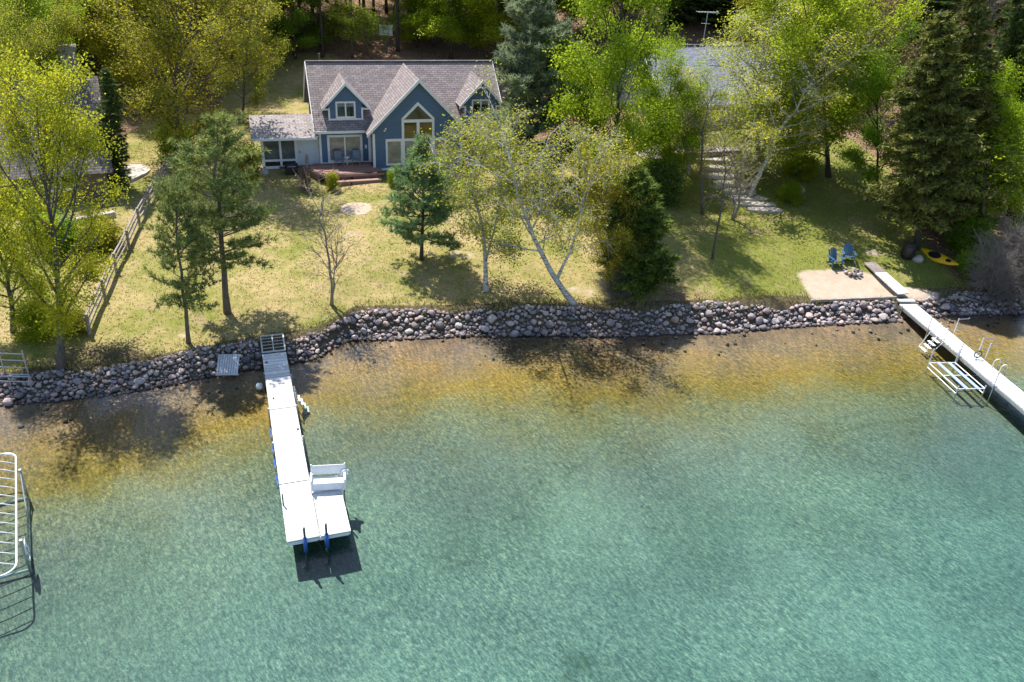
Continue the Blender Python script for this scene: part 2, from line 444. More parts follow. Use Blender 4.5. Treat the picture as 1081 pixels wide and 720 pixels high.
def copy_thing(o, parent=None):
    c = o.copy(); COL.objects.link(c)
    if parent is not None: c.parent = parent
    for ch in list(o.children): copy_thing(ch, c)
    return c

# ------------------------------------------------------------------ setting: ground sheet, lake bed, water
def zones(X, Y):
    s = Y - shore(X)
    w = wob(X, Y, .6)
    forest = sstep(66, 72, Y + 2*w)
    # open strip of grass beside and behind the blue house, and the neighbour's yard
    forest = forest * (1 - sstep(5.5, 3.5, np.hypot((X + 22)/1.3, (Y - 76)/2.0)))
    forest = np.maximum(forest, .75*sstep(-29, -33, X)*sstep(2, 5, s))
    forest = np.maximum(forest, .8*sstep(26.5, 29, X + .8*w)*sstep(1.5, 3, s))
    forest = np.maximum(forest, .55*sstep(1.6, .4, np.hypot((X - 8.5)/3.2, (Y - 42.8)/1.6)))
    sand = sstep(1.0, .6, np.hypot(X + 11.06, Y - 51.6)/1.35)
    a = sstep(1.25, 1.5, s) * sstep(-.2, 1.4, (47.6 + .12*(X - 17) - Y + .3*w)) * sstep(16.6, 19.0, X + .5*w) * sstep(24.6, 22.9, X)
    sand = np.maximum(sand, a)
    sand = np.maximum(sand, .8*sstep(1.1, .5, np.hypot((X - 24.5)/2.4, (Y - 45.8)/.9)))
    for cx, cy, r in ((4.0, 42.6, 1.7), (-10.5, 47.5, 1.5), (-3.5, 45.5, 1.8), (-20.5, 52, 1.3), (-18.5, 50, 1.0), (23.5, 49.8, 1.6), (-16.5, 35.3, 1.0)):
        sand = np.maximum(sand, .5*sstep(1, .3, np.hypot(X - cx, (Y - cy)*1.5)/r))
    soil = np.where(s < 1.9, sstep(2.3, 1.5, s), 0)
    soil = np.maximum(soil, .55*sstep(1.2, .4, np.hypot((X + 19.5)/3.5, (Y - 33)/1.8)))
    return forest, sand, soil

def axis(segs):
    out = []
    for a, b, st in segs: out += list(np.arange(a, b, st))
    return np.array(out + [segs[-1][1]])
gx = axis([(-170, -60, 5), (-60, -32, 1.2), (-32, 36, .45), (36, 60, 1.2), (60, 170, 5)])
gy = axis([(-40, 10, 4), (10, 26, .8), (26, 60, .4), (60, 100, .9), (100, 260, 4)])
GX, GY = np.meshgrid(gx, gy)
GZ = ground_z(GX, GY)
nx, ny = len(gx), len(gy)
idx = np.arange(nx*ny).reshape(ny, nx)
Q = np.stack([idx[:-1, :-1], idx[:-1, 1:], idx[1:, 1:], idx[1:, :-1]], -1).reshape(-1, 4)
V = np.stack([GX, GY, GZ], -1).reshape(-1, 3)
S = (GY - shore(GX)).reshape(-1)
wet = S[Q].max(1) < .3
def submesh(name, sel, mat, colors):
    q = Q[sel]; used, inv = np.unique(q, return_inverse=True)
    me = fastmesh(name, V[used], inv.reshape(-1, 4), mat, True)
    at_ = me.color_attributes.new('zone', 'FLOAT_COLOR', 'POINT')
    c = np.ones((len(used), 4), np.float32); c[:, :3] = colors[used]
    at_.data.foreach_set('color', c.ravel())
    return link(name, me)
zf, zs, zo = zones(V[:, 0], V[:, 1])
tag(submesh('ground', ~wet, M['ground'], np.stack([zf, zs, zo], 1)), kind='structure')
dcol = np.clip(-S/30, 0, 1)
tag(submesh('lake_bed', wet, M['bed'], np.stack([dcol]*3, 1)), kind='structure')
wb = MB().box(-165, 165, -38, 75, -7, 0)
tag(wb.build('water', M['water']), kind='structure')

# ------------------------------------------------------------------ trees
def rot_about(v, ax, a):
    return Matrix.Rotation(a, 3, ax) @ v
def leaf_cloud(C, size, rng, up=.5, aspect=.62, jitter=.35):
    """one small rhombic leaf for each centre"""
    n = len(C)
    N = rng.normal(size=(n, 3)); N[:, 2] = np.abs(N[:, 2]) + up
    N /= np.linalg.norm(N, axis=1, keepdims=True)
    A = np.cross(N, rng.normal(size=(n, 3))); A /= np.linalg.norm(A, axis=1, keepdims=True)
    B = np.cross(N, A)
    l = size*(1 + jitter*rng.uniform(-1, 1, (n, 1)))
    Vv = np.stack([C - A*l*.5, C + B*l*.5*aspect, C + A*l*.5, C - B*l*.5*aspect], 1).reshape(-1, 3)
    return Vv, np.arange(4*n).reshape(-1, 4)

def curve_path(p, d, length, rng, n=5, up=.0, wob=.12):
    p = Vector(p); d = Vector(d).normalized(); pts = [p.copy()]
    for i in range(n):
        d = (d + Vector((rng.normal()*wob, rng.normal()*wob, rng.normal()*wob*.6 + up))).normalized()
        p = p + d*(length/n); pts.append(p.copy())
    return pts
def along(pts, u):
    t = u*(len(pts) - 1); i = min(int(t), len(pts) - 2); f = t - i
    return pts[i].lerp(pts[i+1], f), (pts[i+1] - pts[i]).normalized()

def broadleaf(seed, H=13, R=4.8, base=.22, limbs=18, subs=5, twigs=4, leaves=13, leaf=.19, spread=.33, stems=((0, 0, 1.0),),
              droop=.05, trunk_r=.19, peak=.42, wobble=.05, elev=(20, 62), twigtubes=False, fill=0.0):
    """returns trunk MB, leaf vertex and face arrays"""
    rng = np.random.default_rng(seed); W = MB(); C = []
    tp = None
    for si, stem in enumerate(stems):
        lx, ly, hf = stem[:3]; h = H*hf
        st0, r0 = Vector((0, 0, 0)), 1.0
        if len(stem) > 3: st0, _ = along(tp, stem[3]); r0 = .62
        top = Vector((lx*h, ly*h, h*.93))
        bend = Vector((rng.normal(), rng.normal(), 0))*h*wobble
        tp = []
        for k in range(9):
            u = k/8
            tp.append(st0.lerp(top, u) + bend*math.sin(PI*u)*.6 + Vector((rng.normal(), rng.normal(), 0))*.06*u*2)
        tr = trunk_r*(1 if si == 0 else .8)*(hf**.5)*r0
        W.tube(tp, [tr*(1.35 if k == 0 else 1)*(1 - .86*(k/8)) + .012 for k in range(9)], 7)
        for i in range(limbs):
            w = (i + rng.uniform(.1, .9))/limbs
            t = (base if len(stem) < 4 else .15) + (1 - (base if len(stem) < 4 else .15))*w
            st, _ = along(tp, min(.985, t*1.02))
            az = i*2.399 + rng.uniform(-.5, .5) + seed
            rad = R*math.sqrt(max(.07, 1 - ((w - peak)/(.62 if w > peak else .55))**2))*rng.uniform(.7, 1.12)*(.62 if len(stems) > 2 else .85 if len(stems) > 1 else 1)
            el = math.radians(elev[0] + (elev[1] - elev[0])*w + rng.normal()*9)
            d = Vector((math.cos(az)*math.cos(el), math.sin(az)*math.cos(el), math.sin(el)))
            L = rad/max(.45, math.cos(el))*.92
            lp = curve_path(st, d, L, rng, 5, .03, .11)
            lr = max(.018, tr*.42*(1 - .55*w)*min(1, L/3))
            W.tube(lp, [lr*(1 - .8*k/5) + .006 for k in range(6)], 5, False)
            for j in range(subs):
                u = rng.uniform(.3, 1.0) if j else 1.0
                sp, sd = along(lp, u)
                ax = Vector(rng.normal(size=3)).normalized()
                d2 = rot_about(sd, ax, rng.uniform(.35, 1.1)); d2.z += .1
                L2 = max(.7, L*rng.uniform(.22, .42))
                sb = curve_path(sp, d2, L2, rng, 4, -.02, .16)
                W.tube(sb, [max(.008, lr*.36)*(1 - .7*k/4) + .004 for k in range(5)], 4, False)
                for k in range(twigs):
                    q, qd = along(sb, rng.uniform(.25, 1.0))
                    d3 = rot_about(qd, Vector(rng.normal(size=3)).normalized(), rng.uniform(.3, 1.2)); d3.z -= droop
                    tw = curve_path(q, d3, rng.uniform(.5, 1.1), rng, 3, -droop*.8, .2)
                    if twigtubes: W.tube(tw, [.009, .007, .006, .004], 3, False)
                    a = np.array([tw[0], tw[1], tw[2], tw[3]])
                    m = int(leaves*rng.uniform(.4, 1.5))
                    if m < 1: continue
                    uu = rng.uniform(0, 3, m); ii = np.minimum(uu.astype(int), 2); ff = (uu - ii)[:, None]
                    C.append(a[ii]*(1 - ff) + a[ii+1]*ff + rng.normal(size=(m, 3))*spread*np.array([1, 1, .75]))
    if C:
        C = np.concatenate(C); Vv, Ff = leaf_cloud(C, leaf, rng)
    else: Vv = Ff = None
    return W, Vv, Ff

def tufts(P, D, k, length, width, rng, spread=.9):
    """bundles of thin needles: k blades about each direction D at each point P"""
    n = len(P); P = np.repeat(P, k, 0); D = np.repeat(D, k, 0)
    d = D + rng.normal(size=D.shape)*spread; d /= np.linalg.norm(d, axis=1, keepdims=True)
    s = np.cross(d, rng.normal(size=d.shape)); s /= np.linalg.norm(s, axis=1, keepdims=True)
    l = length*rng.uniform(.65, 1.25, (n*k, 1))
    Vv = np.stack([P - s*width*.5, P + s*width*.5, P + d*l], 1).reshape(-1, 3)
    return Vv, np.arange(3*n*k).reshape(-1, 3)

def pine(seed, H=12, R=2.6, base=.3, whorls=15, per=5, needles=7, nl=.30, nw=.055, trunk_r=.17, gap=.2, up=.10, sub=7, peak=.35, dens=1.0):
    rng = np.random.default_rng(seed); W = MB(); P = []; D = []
    tp = [Vector((rng.normal()*.05*k/4, rng.normal()*.05*k/4, H*k/8)) for k in range(9)]
    W.tube(tp, [trunk_r*(1.25 if k == 0 else 1)*(1 - .9*k/8) + .012 for k in range(9)], 7)
    for i in range(whorls):
        w = (i + rng.uniform(-.2, .2))/(whorls - 1); w = min(max(w, 0), 1)
        t = base + (1 - base)*w*.98
        for j in range(per):
            if rng.uniform() < gap: continue
            az = 2*PI*j/per + rng.uniform(-.5, .5) + i*.9
            r = R*math.sqrt(max(.035, 1 - ((w - peak)/(.66 if w > peak else .6))**2))*rng.uniform(.55, 1.15)
            el = math.radians(-2 + 45*w + rng.normal()*8)
            st, _ = along(tp, min(.99, t + rng.uniform(-.012, .012)))
            d = Vector((math.cos(az)*math.cos(el), math.sin(az)*math.cos(el), math.sin(el)))
            lp = curve_path(st, d, r, rng, 5, up*.35, .10)
            W.tube(lp, [max(.010, .034*(1 - .5*w)*r/2)*(1 - .75*k/5) + .005 for k in range(6)], 4, False)
            m = max(2, int(sub*r/1.4))
            for q in range(m):
                u = .28 + .72*(q + rng.uniform(0, 1))/m
                b, bd = along(lp, min(u, 1))
                sd = rot_about(bd, Vector((0, 0, 1)), rng.choice([-1, 1])*rng.uniform(.4, 1.1)); sd.z += rng.uniform(-.05, .25)
                tw = curve_path(b, sd, r*.30*rng.uniform(.5, 1.1) + .12, rng, 3, .05, .12)
                for e in np.linspace(.25, 1, max(2, int(3*dens + .5))):
                    c, cd = along(tw, float(e))
                    P.append(c + Vector(rng.normal(size=3))*.05); D.append(cd + Vector((0, 0, .3)))
    P = np.array(P); D = np.array(D); D /= np.linalg.norm(D, axis=1, keepdims=True)
    Vv, Ff = tufts(P, D, needles, nl, nw, rng)
    return W, Vv, Ff

def spruce(seed, H=15, R=3.3, base=.06, rows=36, per=7, trunk_r=.2, droop=.35, dens=1.0, bw=.10, bl=.34, rag=.25, power=.85):
    rng = np.random.default_rng(seed); W = MB(); P = []; D = []
    tp = [Vector((rng.normal()*.03*k, rng.normal()*.03*k, H*k/8)) for k in range(9)]
    W.tube(tp, [trunk_r*(1.25 if k == 0 else 1)*(1 - .93*k/8) + .01 for k in range(9)], 7)
    for i in range(rows):
        w = (i + rng.uniform(-.4, .4))/rows; w = min(max(w, 0), .985)
        t = base + (1 - base)*w
        for j in range(per):
            az = 2*PI*j/per + i*1.1 + rng.uniform(-.35, .35)
            r = (R*(1 - w)**power + .12)*rng.uniform(1 - rag*1.6, 1 + rag*.5)*min(1, .55 + w*5)
            el = math.radians(rng.uniform(-8, 12) + 22*w)
            st, _ = along(tp, t)
            d = Vector((math.cos(az)*math.cos(el), math.sin(az)*math.cos(el), math.sin(el)))
            n = 5; lp = [st.copy()]; p = st.copy(); dd = d.copy()
            for k in range(n):
                dd.z -= droop*.13 if k < 3 else -droop*.16
                dd.normalize(); p = p + dd*(r/n); lp.append(p.copy())
            W.tube(lp, [max(.008, .02*r/2)*(1 - .7*k/5) + .004 for k in range(6)], 3, False)
            m = max(4, int(r*15*dens))
            for q in range(m):
                u = .15 + .85*rng.uniform()
                b, bd = along(lp, u)
                off = rot_about(bd, Vector((0, 0, 1)), rng.choice([-1, 1])*rng.uniform(.3, 1.3))
                P.append(b + off*rng.uniform(0, .30*r*(1.15 - u)) - Vector((0, 0, rng.uniform(0, .14))))
                D.append(off + Vector((0, 0, -droop*rng.uniform(.2, 1.3))))
    P = np.array(P); D = np.array(D); D /= np.linalg.norm(D, axis=1, keepdims=True)
    Vv, Ff = tufts(P, D, 3, bl, bw, rng, .45)
    return W, Vv, Ff

PROTO = {}
def proto(key, gen, H, R, trunk_mat, leaf_mats, smooth_trunk=True):
    W, Vv, Ff = gen
    d = dict(H=H, W=2*R, trunk=W.mesh('trunk', M[trunk_mat], True), crown={})
    for m in leaf_mats:
        if Vv is not None: d['crown'][m] = fastmesh('crown', Vv, Ff, M[m])
    PROTO[key] = d
B, P_, S_ = broadleaf, pine, spruce
proto('maple1', B(1, 13, 5, .12, 28, 6, 6, 50, .19, .45), 13, 5, 'bark_dark', ['lf_maple', 'lf_yellow', 'lf_olive', 'lf_deep'])
proto('maple2', B(2, 13, 5, .14, 26, 6, 6, 48, .19, .46, peak=.5), 13, 5, 'bark_dark', ['lf_maple', 'lf_yellow', 'lf_olive', 'lf_deep', 'lf_bush'])
proto('spring1', B(3, 13, 5, .12, 30, 6, 6, 40, .18, .46, twigtubes=True, elev=(26, 70)), 13, 5, 'bark', ['lf_yellow', 'lf_olive', 'lf_pale', 'lf_birch', 'lf_maple'])
proto('spring2', B(4, 13, 4.6, .16, 20, 6, 6, 30, .18, .44, stems=((0, 0, 1), (.12, .1, .85)), twigtubes=True, elev=(28, 68)), 13, 4.6, 'bark', ['lf_yellow', 'lf_olive', 'lf_pale', 'lf_maple'])
proto('hero_yellow', B(5, 11, 3.6, .16, 28, 7, 5, 32, .15, .36, trunk_r=.24, elev=(22, 65), peak=.45, wobble=.06), 11, 3.6, 'bark', ['lf_yellow', 'lf_maple'])
proto('birch1', B(6, 9, 2.7, .26, 15, 6, 5, 15, .14, .34, stems=((-.08, .02, 1.0), (.13, .05, .9, .24)), droop=.28, trunk_r=.15, wobble=.05, twigtubes=True, elev=(20, 60)), 9, 2.7, 'birch', ['lf_birch', 'lf_olive'])
proto('birch2', B(8, 11, 3.6, .34, 16, 6, 5, 11, .14, .36, stems=((-.30, .04, 1.0), (.14, .02, .84, .20)), droop=.3, trunk_r=.2, wobble=.06, twigtubes=True, elev=(18, 60)), 11, 4.2, 'birch', ['lf_birch', 'lf_pale', 'lf_olive'])
proto('birch3', B(9, 12, 3.2, .35, 18, 6, 5, 15, .15, .36, droop=.25, trunk_r=.14, wobble=.05, twigtubes=True), 12, 3.2, 'birch', ['lf_birch', 'lf_pale', 'lf_olive'])
proto('weeping', B(10, 12, 4.6, .12, 20, 6, 5, 14, .15, .40, stems=((-.05, 0, 1), (.16, .02, .9), (.02, .15, .85)), droop=.45, trunk_r=.17, twigtubes=True, elev=(12, 60)), 12, 4.6, 'birch', ['lf_pale', 'lf_olive', 'lf_birch'])
proto('slim', B(12, 9, 1.7, .48, 14, 5, 5, 13, .15, .32, trunk_r=.1, twigtubes=True, droop=.15), 9, 1.7, 'bark', ['lf_birch', 'lf_olive', 'lf_maple'])
proto('sapling', B(13, 5.5, 1.0, .3, 11, 3, 3, 3, .09, .2, stems=((-.03, 0, 1), (.16, 0, .55)), trunk_r=.07, twigtubes=True, elev=(40, 72)), 5.5, 1.2, 'twig', ['lf_birch'])
proto('bare', B(14, 12, 4.2, .2, 24, 8, 7, 1.2, .15, .3, stems=((0, 0, 1), (.1, -.1, .9)), trunk_r=.18, twigtubes=True, elev=(28, 66)), 12, 4.2, 'twig_grey', ['lf_olive'])
proto('bare_rust', B(15, 10, 3.8, .15, 26, 8, 8, 1.6, .16, .3, stems=((0, 0, 1), (.1, -.1, .9)), trunk_r=.16, twigtubes=True, elev=(20, 60)), 10, 3.8, 'twig_rust', ['lf_olive'])
proto('bush', B(16, 2.4, 1.5, .02, 13, 5, 4, 15, .16, .22, stems=((0, 0, 1), (.2, .1, .9), (-.2, .1, .8)), trunk_r=.04, elev=(8, 60)), 2.4, 1.5, 'twig', ['lf_bush', 'lf_maple', 'lf_deep', 'lf_olive', 'lf_yellow', 'nd_cedar'])
proto('brush', B(17, 2.4, 1.4, .02, 11, 6, 5, .6, .1, .1, stems=((0, 0, 1), (.25, .1, .9), (-.25, .1, .9), (.05, -.3, .8)), trunk_r=.035, twigtubes=True, elev=(5, 60)), 2.4, 1.6, 'twig_grey', ['lf_birch'])
proto('brush_rust', B(18, 1.3, .9, .02, 12, 6, 5, 1, .07, .07, stems=((0, 0, 1), (.25, .1, .9), (-.25, .1, .9)), trunk_r=.02, twigtubes=True, elev=(10, 70)), 1.3, .9, 'twig_rust', ['lf_birch'])
proto('pine1', P_(21, 11.5, 2.5, .30, 16, 6, 13, .34, .05, .17, .24, dens=1.1), 11.5, 2.5, 'bark_pine', ['nd_pine', 'nd_white', 'nd_blue'])
proto('pine2', P_(22, 8.5, 1.9, .30, 14, 6, 12, .30, .05, .12, .26, dens=1.1), 8.5, 1.9, 'bark_pine', ['nd_pine', 'nd_white'])
proto('youngpine', P_(23, 7, 1.8, .2, 18, 6, 11, .27, .045, .09, .15, sub=8, peak=.2, dens=1.2), 7, 1.8, 'bark_dark', ['nd_blue', 'nd_pine'])
proto('whitepine', P_(24, 16, 3.2, .10, 26, 7, 13, .42, .075, .22, .08, sub=9, peak=.3, dens=1.4), 16, 3.2, 'bark_dark', ['nd_white', 'nd_dark', 'nd_pine'])
proto('tallpine', P_(25, 20, 3.4, .5, 10, 5, 8, .46, .09, .22, .35, sub=6), 20, 3.4, 'bark_dark', ['nd_dark', 'nd_pine', 'nd_white'])
proto('spruce1', S_(31, 15, 3.6, .16, 38, 9, dens=1.6, bw=.12, bl=.34, rag=.35, power=.62, droop=.5), 15, 3.6, 'bark_dark', ['nd_spruce', 'nd_dark', 'nd_cedar'])
proto('spruce2', S_(32, 16, 3.0, .08, 42, 8, rag=.4, dens=1.5, bw=.12, bl=.4), 16, 3.0, 'bark_dark', ['nd_spruce', 'nd_dark', 'nd_cedar'])
proto('narrow', S_(33, 12, 1.5, .05, 38, 7, droop=.2, rag=.3, power=.6, dens=1.4), 12, 1.5, 'bark_dark', ['nd_dark', 'nd_spruce'])
proto('cedar', S_(34, 8, 2.3, .03, 36, 9, droop=.1, dens=2.2, rag=.35, power=.5), 8, 2.3, 'bark_dark', ['nd_cedar', 'nd_dark'])

def tree_at(name, label, cat, key, mat, base, H, Wm, lean=(0, 0), rz=None, group=None, sink=.12):
    p = PROTO[key]; x, y = base[0], base[1]
    e = link(name, None); tag(e, label, cat, group)
    sx = Wm/p['W']; szz = H/p['H']
    if rz is None: rz = (hash((round(x*7), round(y*5))) % 628)/100
    # lean is a tilt of the whole tree: metres of sideways drift per metre of height in world X, Y
    R = Vector((0, 0, 1)).rotation_difference(Vector((lean[0], lean[1], 1)).normalized()).to_matrix().to_4x4()
    e.matrix_world = Matrix.Translation((x, y, gz(x, y) - sink)) @ R @ Matrix.Rotation(rz, 4, 'Z') @ Matrix.Diagonal((sx, sx, szz, 1))
    link('trunk', p['trunk'], e)
    if mat and mat in p['crown']: link('crown', p['crown'][mat], e)
    return e
def tree_px(name, label, cat, key, mat, base, top, wpx, rz=None, group=None, back=0, lean=True, ly=0):
    """base and top pixels, crown width in pixels -> a standing tree; back moves the base inland when it is hidden"""
    x, y, z = gp(*base)
    if back: x, y = x*(1 + back/y), y + back
    z = gz(x, y)
    tx, ty, tz = atY(top[0], top[1], y)
    H = max(1.0, tz - z)
    for _ in range(4 if ly else 0):
        tx, ty, tz = atY(top[0], top[1], y + ly*H); H = max(1.0, tz - z)
    dx = (tx - x)/H if lean else 0
    Wm = wpx*depth(x, y, z + H*.6)/FPX
    return tree_at(name, label, cat, key, mat, (x, y), H, Wm, (max(-.35, min(.35, dx)), ly), rz, group)
# ---- trees and shrubs that stand out
T = tree_px
T('broadleaf_tree', 'bright yellow-green tree leaning over the stones left of the white pier', 'tree', 'hero_yellow', 'lf_yellow', (64, 391), (38, 136), 130, ly=.2)
T('broadleaf_tree', 'yellow-green tree behind the pipe railing at the left edge of the photo', 'tree', 'hero_yellow', 'lf_maple', (14, 350), (-22, 200), 88, rz=2.1)
T('pine_tree', 'taller of the two open pines left of the lawn, with a bare lower trunk', 'tree', 'pine1', 'nd_pine', (240, 330), (224, 126), 108, rz=.4)
T('pine_tree', 'small slim pine nearest the stones, above the grey slatted ramp', 'tree', 'pine2', 'nd_pine', (199, 362), (182, 200), 70, rz=1.7)
T('sapling', 'almost leafless thin sapling on the open lawn beside the stone bank', 'tree', 'sapling', 'lf_birch', (350, 321), (338, 203), 55, rz=0)
T('pine_tree', 'young blue-green pine on the lawn before the big gable window', 'tree', 'youngpine', 'nd_blue', (445, 274), (447, 146), 80, rz=.2)
T('birch_tree', 'yellowish birch forking low on the lawn right of the young blue-green pine', 'tree', 'birch1', 'lf_birch', (513, 307), (508, 160), 100, rz=.1)
T('birch_tree', 'white-barked birch with two wide leaning stems and half-bare limbs by the stones', 'tree', 'birch2', 'lf_birch', (608, 322), (596, 138), 148, rz=0)
T('cedar_tree', 'dense dark cedar on the lawn right of the two-stemmed white birch', 'tree', 'cedar', 'nd_cedar', (676, 302), (668, 172), 84, rz=.3)
T('broadleaf_tree', 'small olive-leaved tree pressed against the left flank of the dark cedar', 'tree', 'spring1', 'lf_olive', (642, 306), (634, 200), 70, rz=1.2)
T('pine_tree', 'tall blue-grey white pine at the right end of the blue house', 'tree', 'whitepine', 'nd_white', (557, 192), (564, -18), 94, rz=.9)
T('maple_tree', 'big bright green maple between the blue house and the grey-roofed house', 'tree', 'maple1', 'lf_maple', (652, 212), (656, -16), 140, rz=.5)
T('maple_tree', 'lower bright green maple close before the slate-coloured house, beside the big one', 'tree', 'maple2', 'lf_maple', (704, 196), (706, 98), 84, rz=.9)
T('maple_tree', 'green maple rising behind the right half of the blue house roof', 'tree', 'maple2', 'lf_maple', (505, 78), (505, -60), 150, rz=2.5, back=8)
T('broadleaf_tree', 'big olive-yellow tree with grey limbs left of the glass porch', 'tree', 'spring1', 'lf_olive', (196, 172), (214, -22), 165, rz=3.9)
T('broadleaf_tree', 'dark-trunked fresh green tree in front of the brown-roofed house', 'tree', 'spring2', 'lf_maple', (14, 160), (18, 2), 104, rz=.8)
T('spruce_tree', 'narrow dark spruce at the right gable of the brown-roofed house', 'tree', 'narrow', 'nd_dark', (119, 200), (112, 66), 38)
T('willow_tree', 'wide pale-leaved weeping tree hiding the front of the grey-roofed house', 'tree', 'weeping', 'lf_pale', (800, 190), (818, 22), 160, rz=.2, back=1.2)
T('birch_tree', 'white birch leaning steeply right beside the stone steps', 'tree', 'birch3', 'lf_pale', (790, 208), (880, 62), 115, rz=.7)
T('broadleaf_tree', 'slim tree with a bare dark trunk left of the stone steps', 'tree', 'slim', 'lf_pale', (742, 226), (750, 96), 52, rz=1.1)
T('broadleaf_tree', 'slim leaning tree on the grass between the dark cedar and the stone steps', 'tree', 'slim', 'lf_pale', (752, 273), (766, 134), 44, rz=4.0)
T('sapling', 'bare twiggy sapling at the foot of the stone steps', 'tree', 'sapling', 'lf_birch', (773, 232), (770, 150), 50, rz=.4)
T('maple_tree', 'yellow-green tree with a dark straight trunk on the shaded lawn right of the steps', 'tree', 'maple2', 'lf_maple', (875, 186), (842, 8), 140, rz=.3)
T('maple_tree', 'low bright green tree between the shaded lawn and the big spruce', 'tree', 'maple2', 'lf_bush', (926, 200), (926, 92), 84, rz=1.9)
T('bare_tree', 'leafless reddish-brown tree above the low bright green tree', 'tree', 'bare_rust', 'lf_olive', (918, 120), (925, 6), 120, rz=.6)
T('spruce_tree', 'broad ragged spruce shading the yellow kayak', 'tree', 'spruce1', 'nd_spruce', (968, 262), (990, 2), 128, rz=.3)
T('spruce_tree', 'tall dark spruce just behind the broad ragged one', 'tree', 'spruce2', 'nd_spruce', (1014, 246), (1036, -50), 100, rz=1.4)
T('spruce_tree', 'dark spruce at the right edge above the bare brush', 'tree', 'spruce1', 'nd_dark', (1066, 228), (1086, -60), 96, rz=2.2)
T('maple_tree', 'green leafy tree under the dark spruces at the right edge', 'tree', 'maple2', 'lf_maple', (1072, 252), (1076, 112), 86, rz=2.9)
T('spruce_tree', 'thin half-bare spruce between the broad ragged one and the tall dark one', 'tree', 'narrow', 'nd_spruce', (990, 244), (1004, 30), 40)
T('broadleaf_tree', 'small green tree with a thin grey trunk beside the bare brush', 'tree', 'slim', 'lf_maple', (1040, 260), (1052, 140), 70, rz=.5)
T('broadleaf_tree', 'pale yellowish tree filling the gap left of the weeping tree above the weathered deck', 'tree', 'weeping', 'lf_pale', (726, 184), (728, 84), 84, rz=2.2)
T('broadleaf_tree', 'olive-green tree in front of the brown roof, left of its middle', 'tree', 'spring1', 'lf_olive', (40, 180), (42, 52), 84, rz=5.2)
T('maple_tree', 'bright green maple right behind the ridge of the big front gable', 'tree', 'maple1', 'lf_maple', (476, 62), (474, -50), 96, rz=4.1)
T('maple_tree', 'bright green maple behind the right end of the blue house ridge', 'tree', 'maple2', 'lf_maple', (524, 64), (520, -46), 104, rz=1.1)
# shrubs
T('shrub', 'leafless reddish shrub beside the porch at the left end of the red deck', 'shrub', 'brush_rust', None, (322, 202), (322, 189), 12)
T('shrub', 'small yellow-green shrub before the left end of the red deck', 'shrub', 'bush', 'lf_yellow', (351, 201), (351, 191), 11)
T('shrub', 'small green shrub at the right end of the red deck', 'shrub', 'bush', 'lf_bush', (416, 197), (416, 187), 12)
T('shrub', 'dark green shrub at the upper end of the rail fence', 'shrub', 'bush', 'lf_bush', (186, 170), (184, 142), 34)
T('shrub', 'greenish shrub against the left side of the glass porch', 'shrub', 'bush', 'lf_olive', (262, 196), (260, 164), 26)
T('shrub', 'dark grey-green shrub at the left end of the weathered deck', 'shrub', 'bush', 'nd_cedar', (700, 212), (700, 182), 40)
T('shrub', 'knee-high bright green shrub right of the stone steps', 'shrub', 'bush', 'lf_bush', (836, 213), (834, 198), 22)
T('shrub', 'green shrub behind the leaning birch by the steps', 'shrub', 'bush', 'lf_maple', (846, 184), (846, 170), 30)
T('shrub', 'green shrub between the pipe railing and the leaning yellow-green tree', 'shrub', 'bush', 'lf_maple', (36, 352), (34, 330), 40)
T('shrub', 'olive shrub at the low stone wall beside the rail fence', 'shrub', 'bush', 'lf_olive', (106, 262), (104, 240), 36)
T('shrub', 'green shrub below the low stone wall, farther from the fence', 'shrub', 'bush', 'lf_bush', (60, 264), (58, 238), 44)
T('shrub', 'thin olive shrub at the lower end of the rail fence', 'shrub', 'bush', 'lf_olive', (76, 352), (76, 336), 26)
T('shrub', 'tangle of bare grey brush hanging over the stones at the right edge', 'shrub', 'brush', None, (1046, 314), (1048, 268), 46)
T('shrub', 'second tangle of bare grey brush nearest the right edge of the photo', 'shrub', 'brush', None, (1078, 310), (1080, 256), 52, rz=2)
T('shrub', 'green undergrowth shrub behind the yellow kayak', 'shrub', 'bush', 'lf_deep', (1026, 268), (1026, 242), 40)
T('shrub', 'green shrub between the yellow kayak and the bare brush', 'shrub', 'bush', 'lf_bush', (1026, 290), (1026, 272), 26)
T('shrub', 'low grey leafless shrub in the far right corner of the bank', 'shrub', 'brush', None, (1066, 320), (1066, 290), 50)
T('shrub', 'bare twiggy shrub under the dark cedar', 'shrub', 'brush', None, (652, 312), (650, 290), 40)
T('broadleaf_tree', 'small dark green tree between the white pine and the big bright maple', 'tree', 'maple2', 'lf_deep', (612, 192), (612, 100), 78, rz=.2)
T('broadleaf_tree', 'leafy green understory tree at the left end of the blue house ridge line', 'tree', 'maple2', 'lf_maple', (285, 44), (283, -20), 70, rz=2)
T('broadleaf_tree', 'dark green understory tree just left of the tallest bare pine trunks', 'tree', 'maple1', 'lf_deep', (338, 46), (336, -6), 52, rz=3)
T('broadleaf_tree', 'leafy green understory tree right of the pale board in the woods', 'tree', 'maple1', 'lf_maple', (440, 50), (440, 4), 50, rz=.3)
T('broadleaf_tree', 'olive-yellow tree on the grass behind the glass porch roof', 'tree', 'spring1', 'lf_olive', (256, 124), (258, 2), 74, rz=2.7)
T('broadleaf_tree', 'yellow-green tree just behind the chimney of the brown-roofed house', 'tree', 'spring1', 'lf_yellow', (138, 112), (140, -12), 86, rz=4.4)
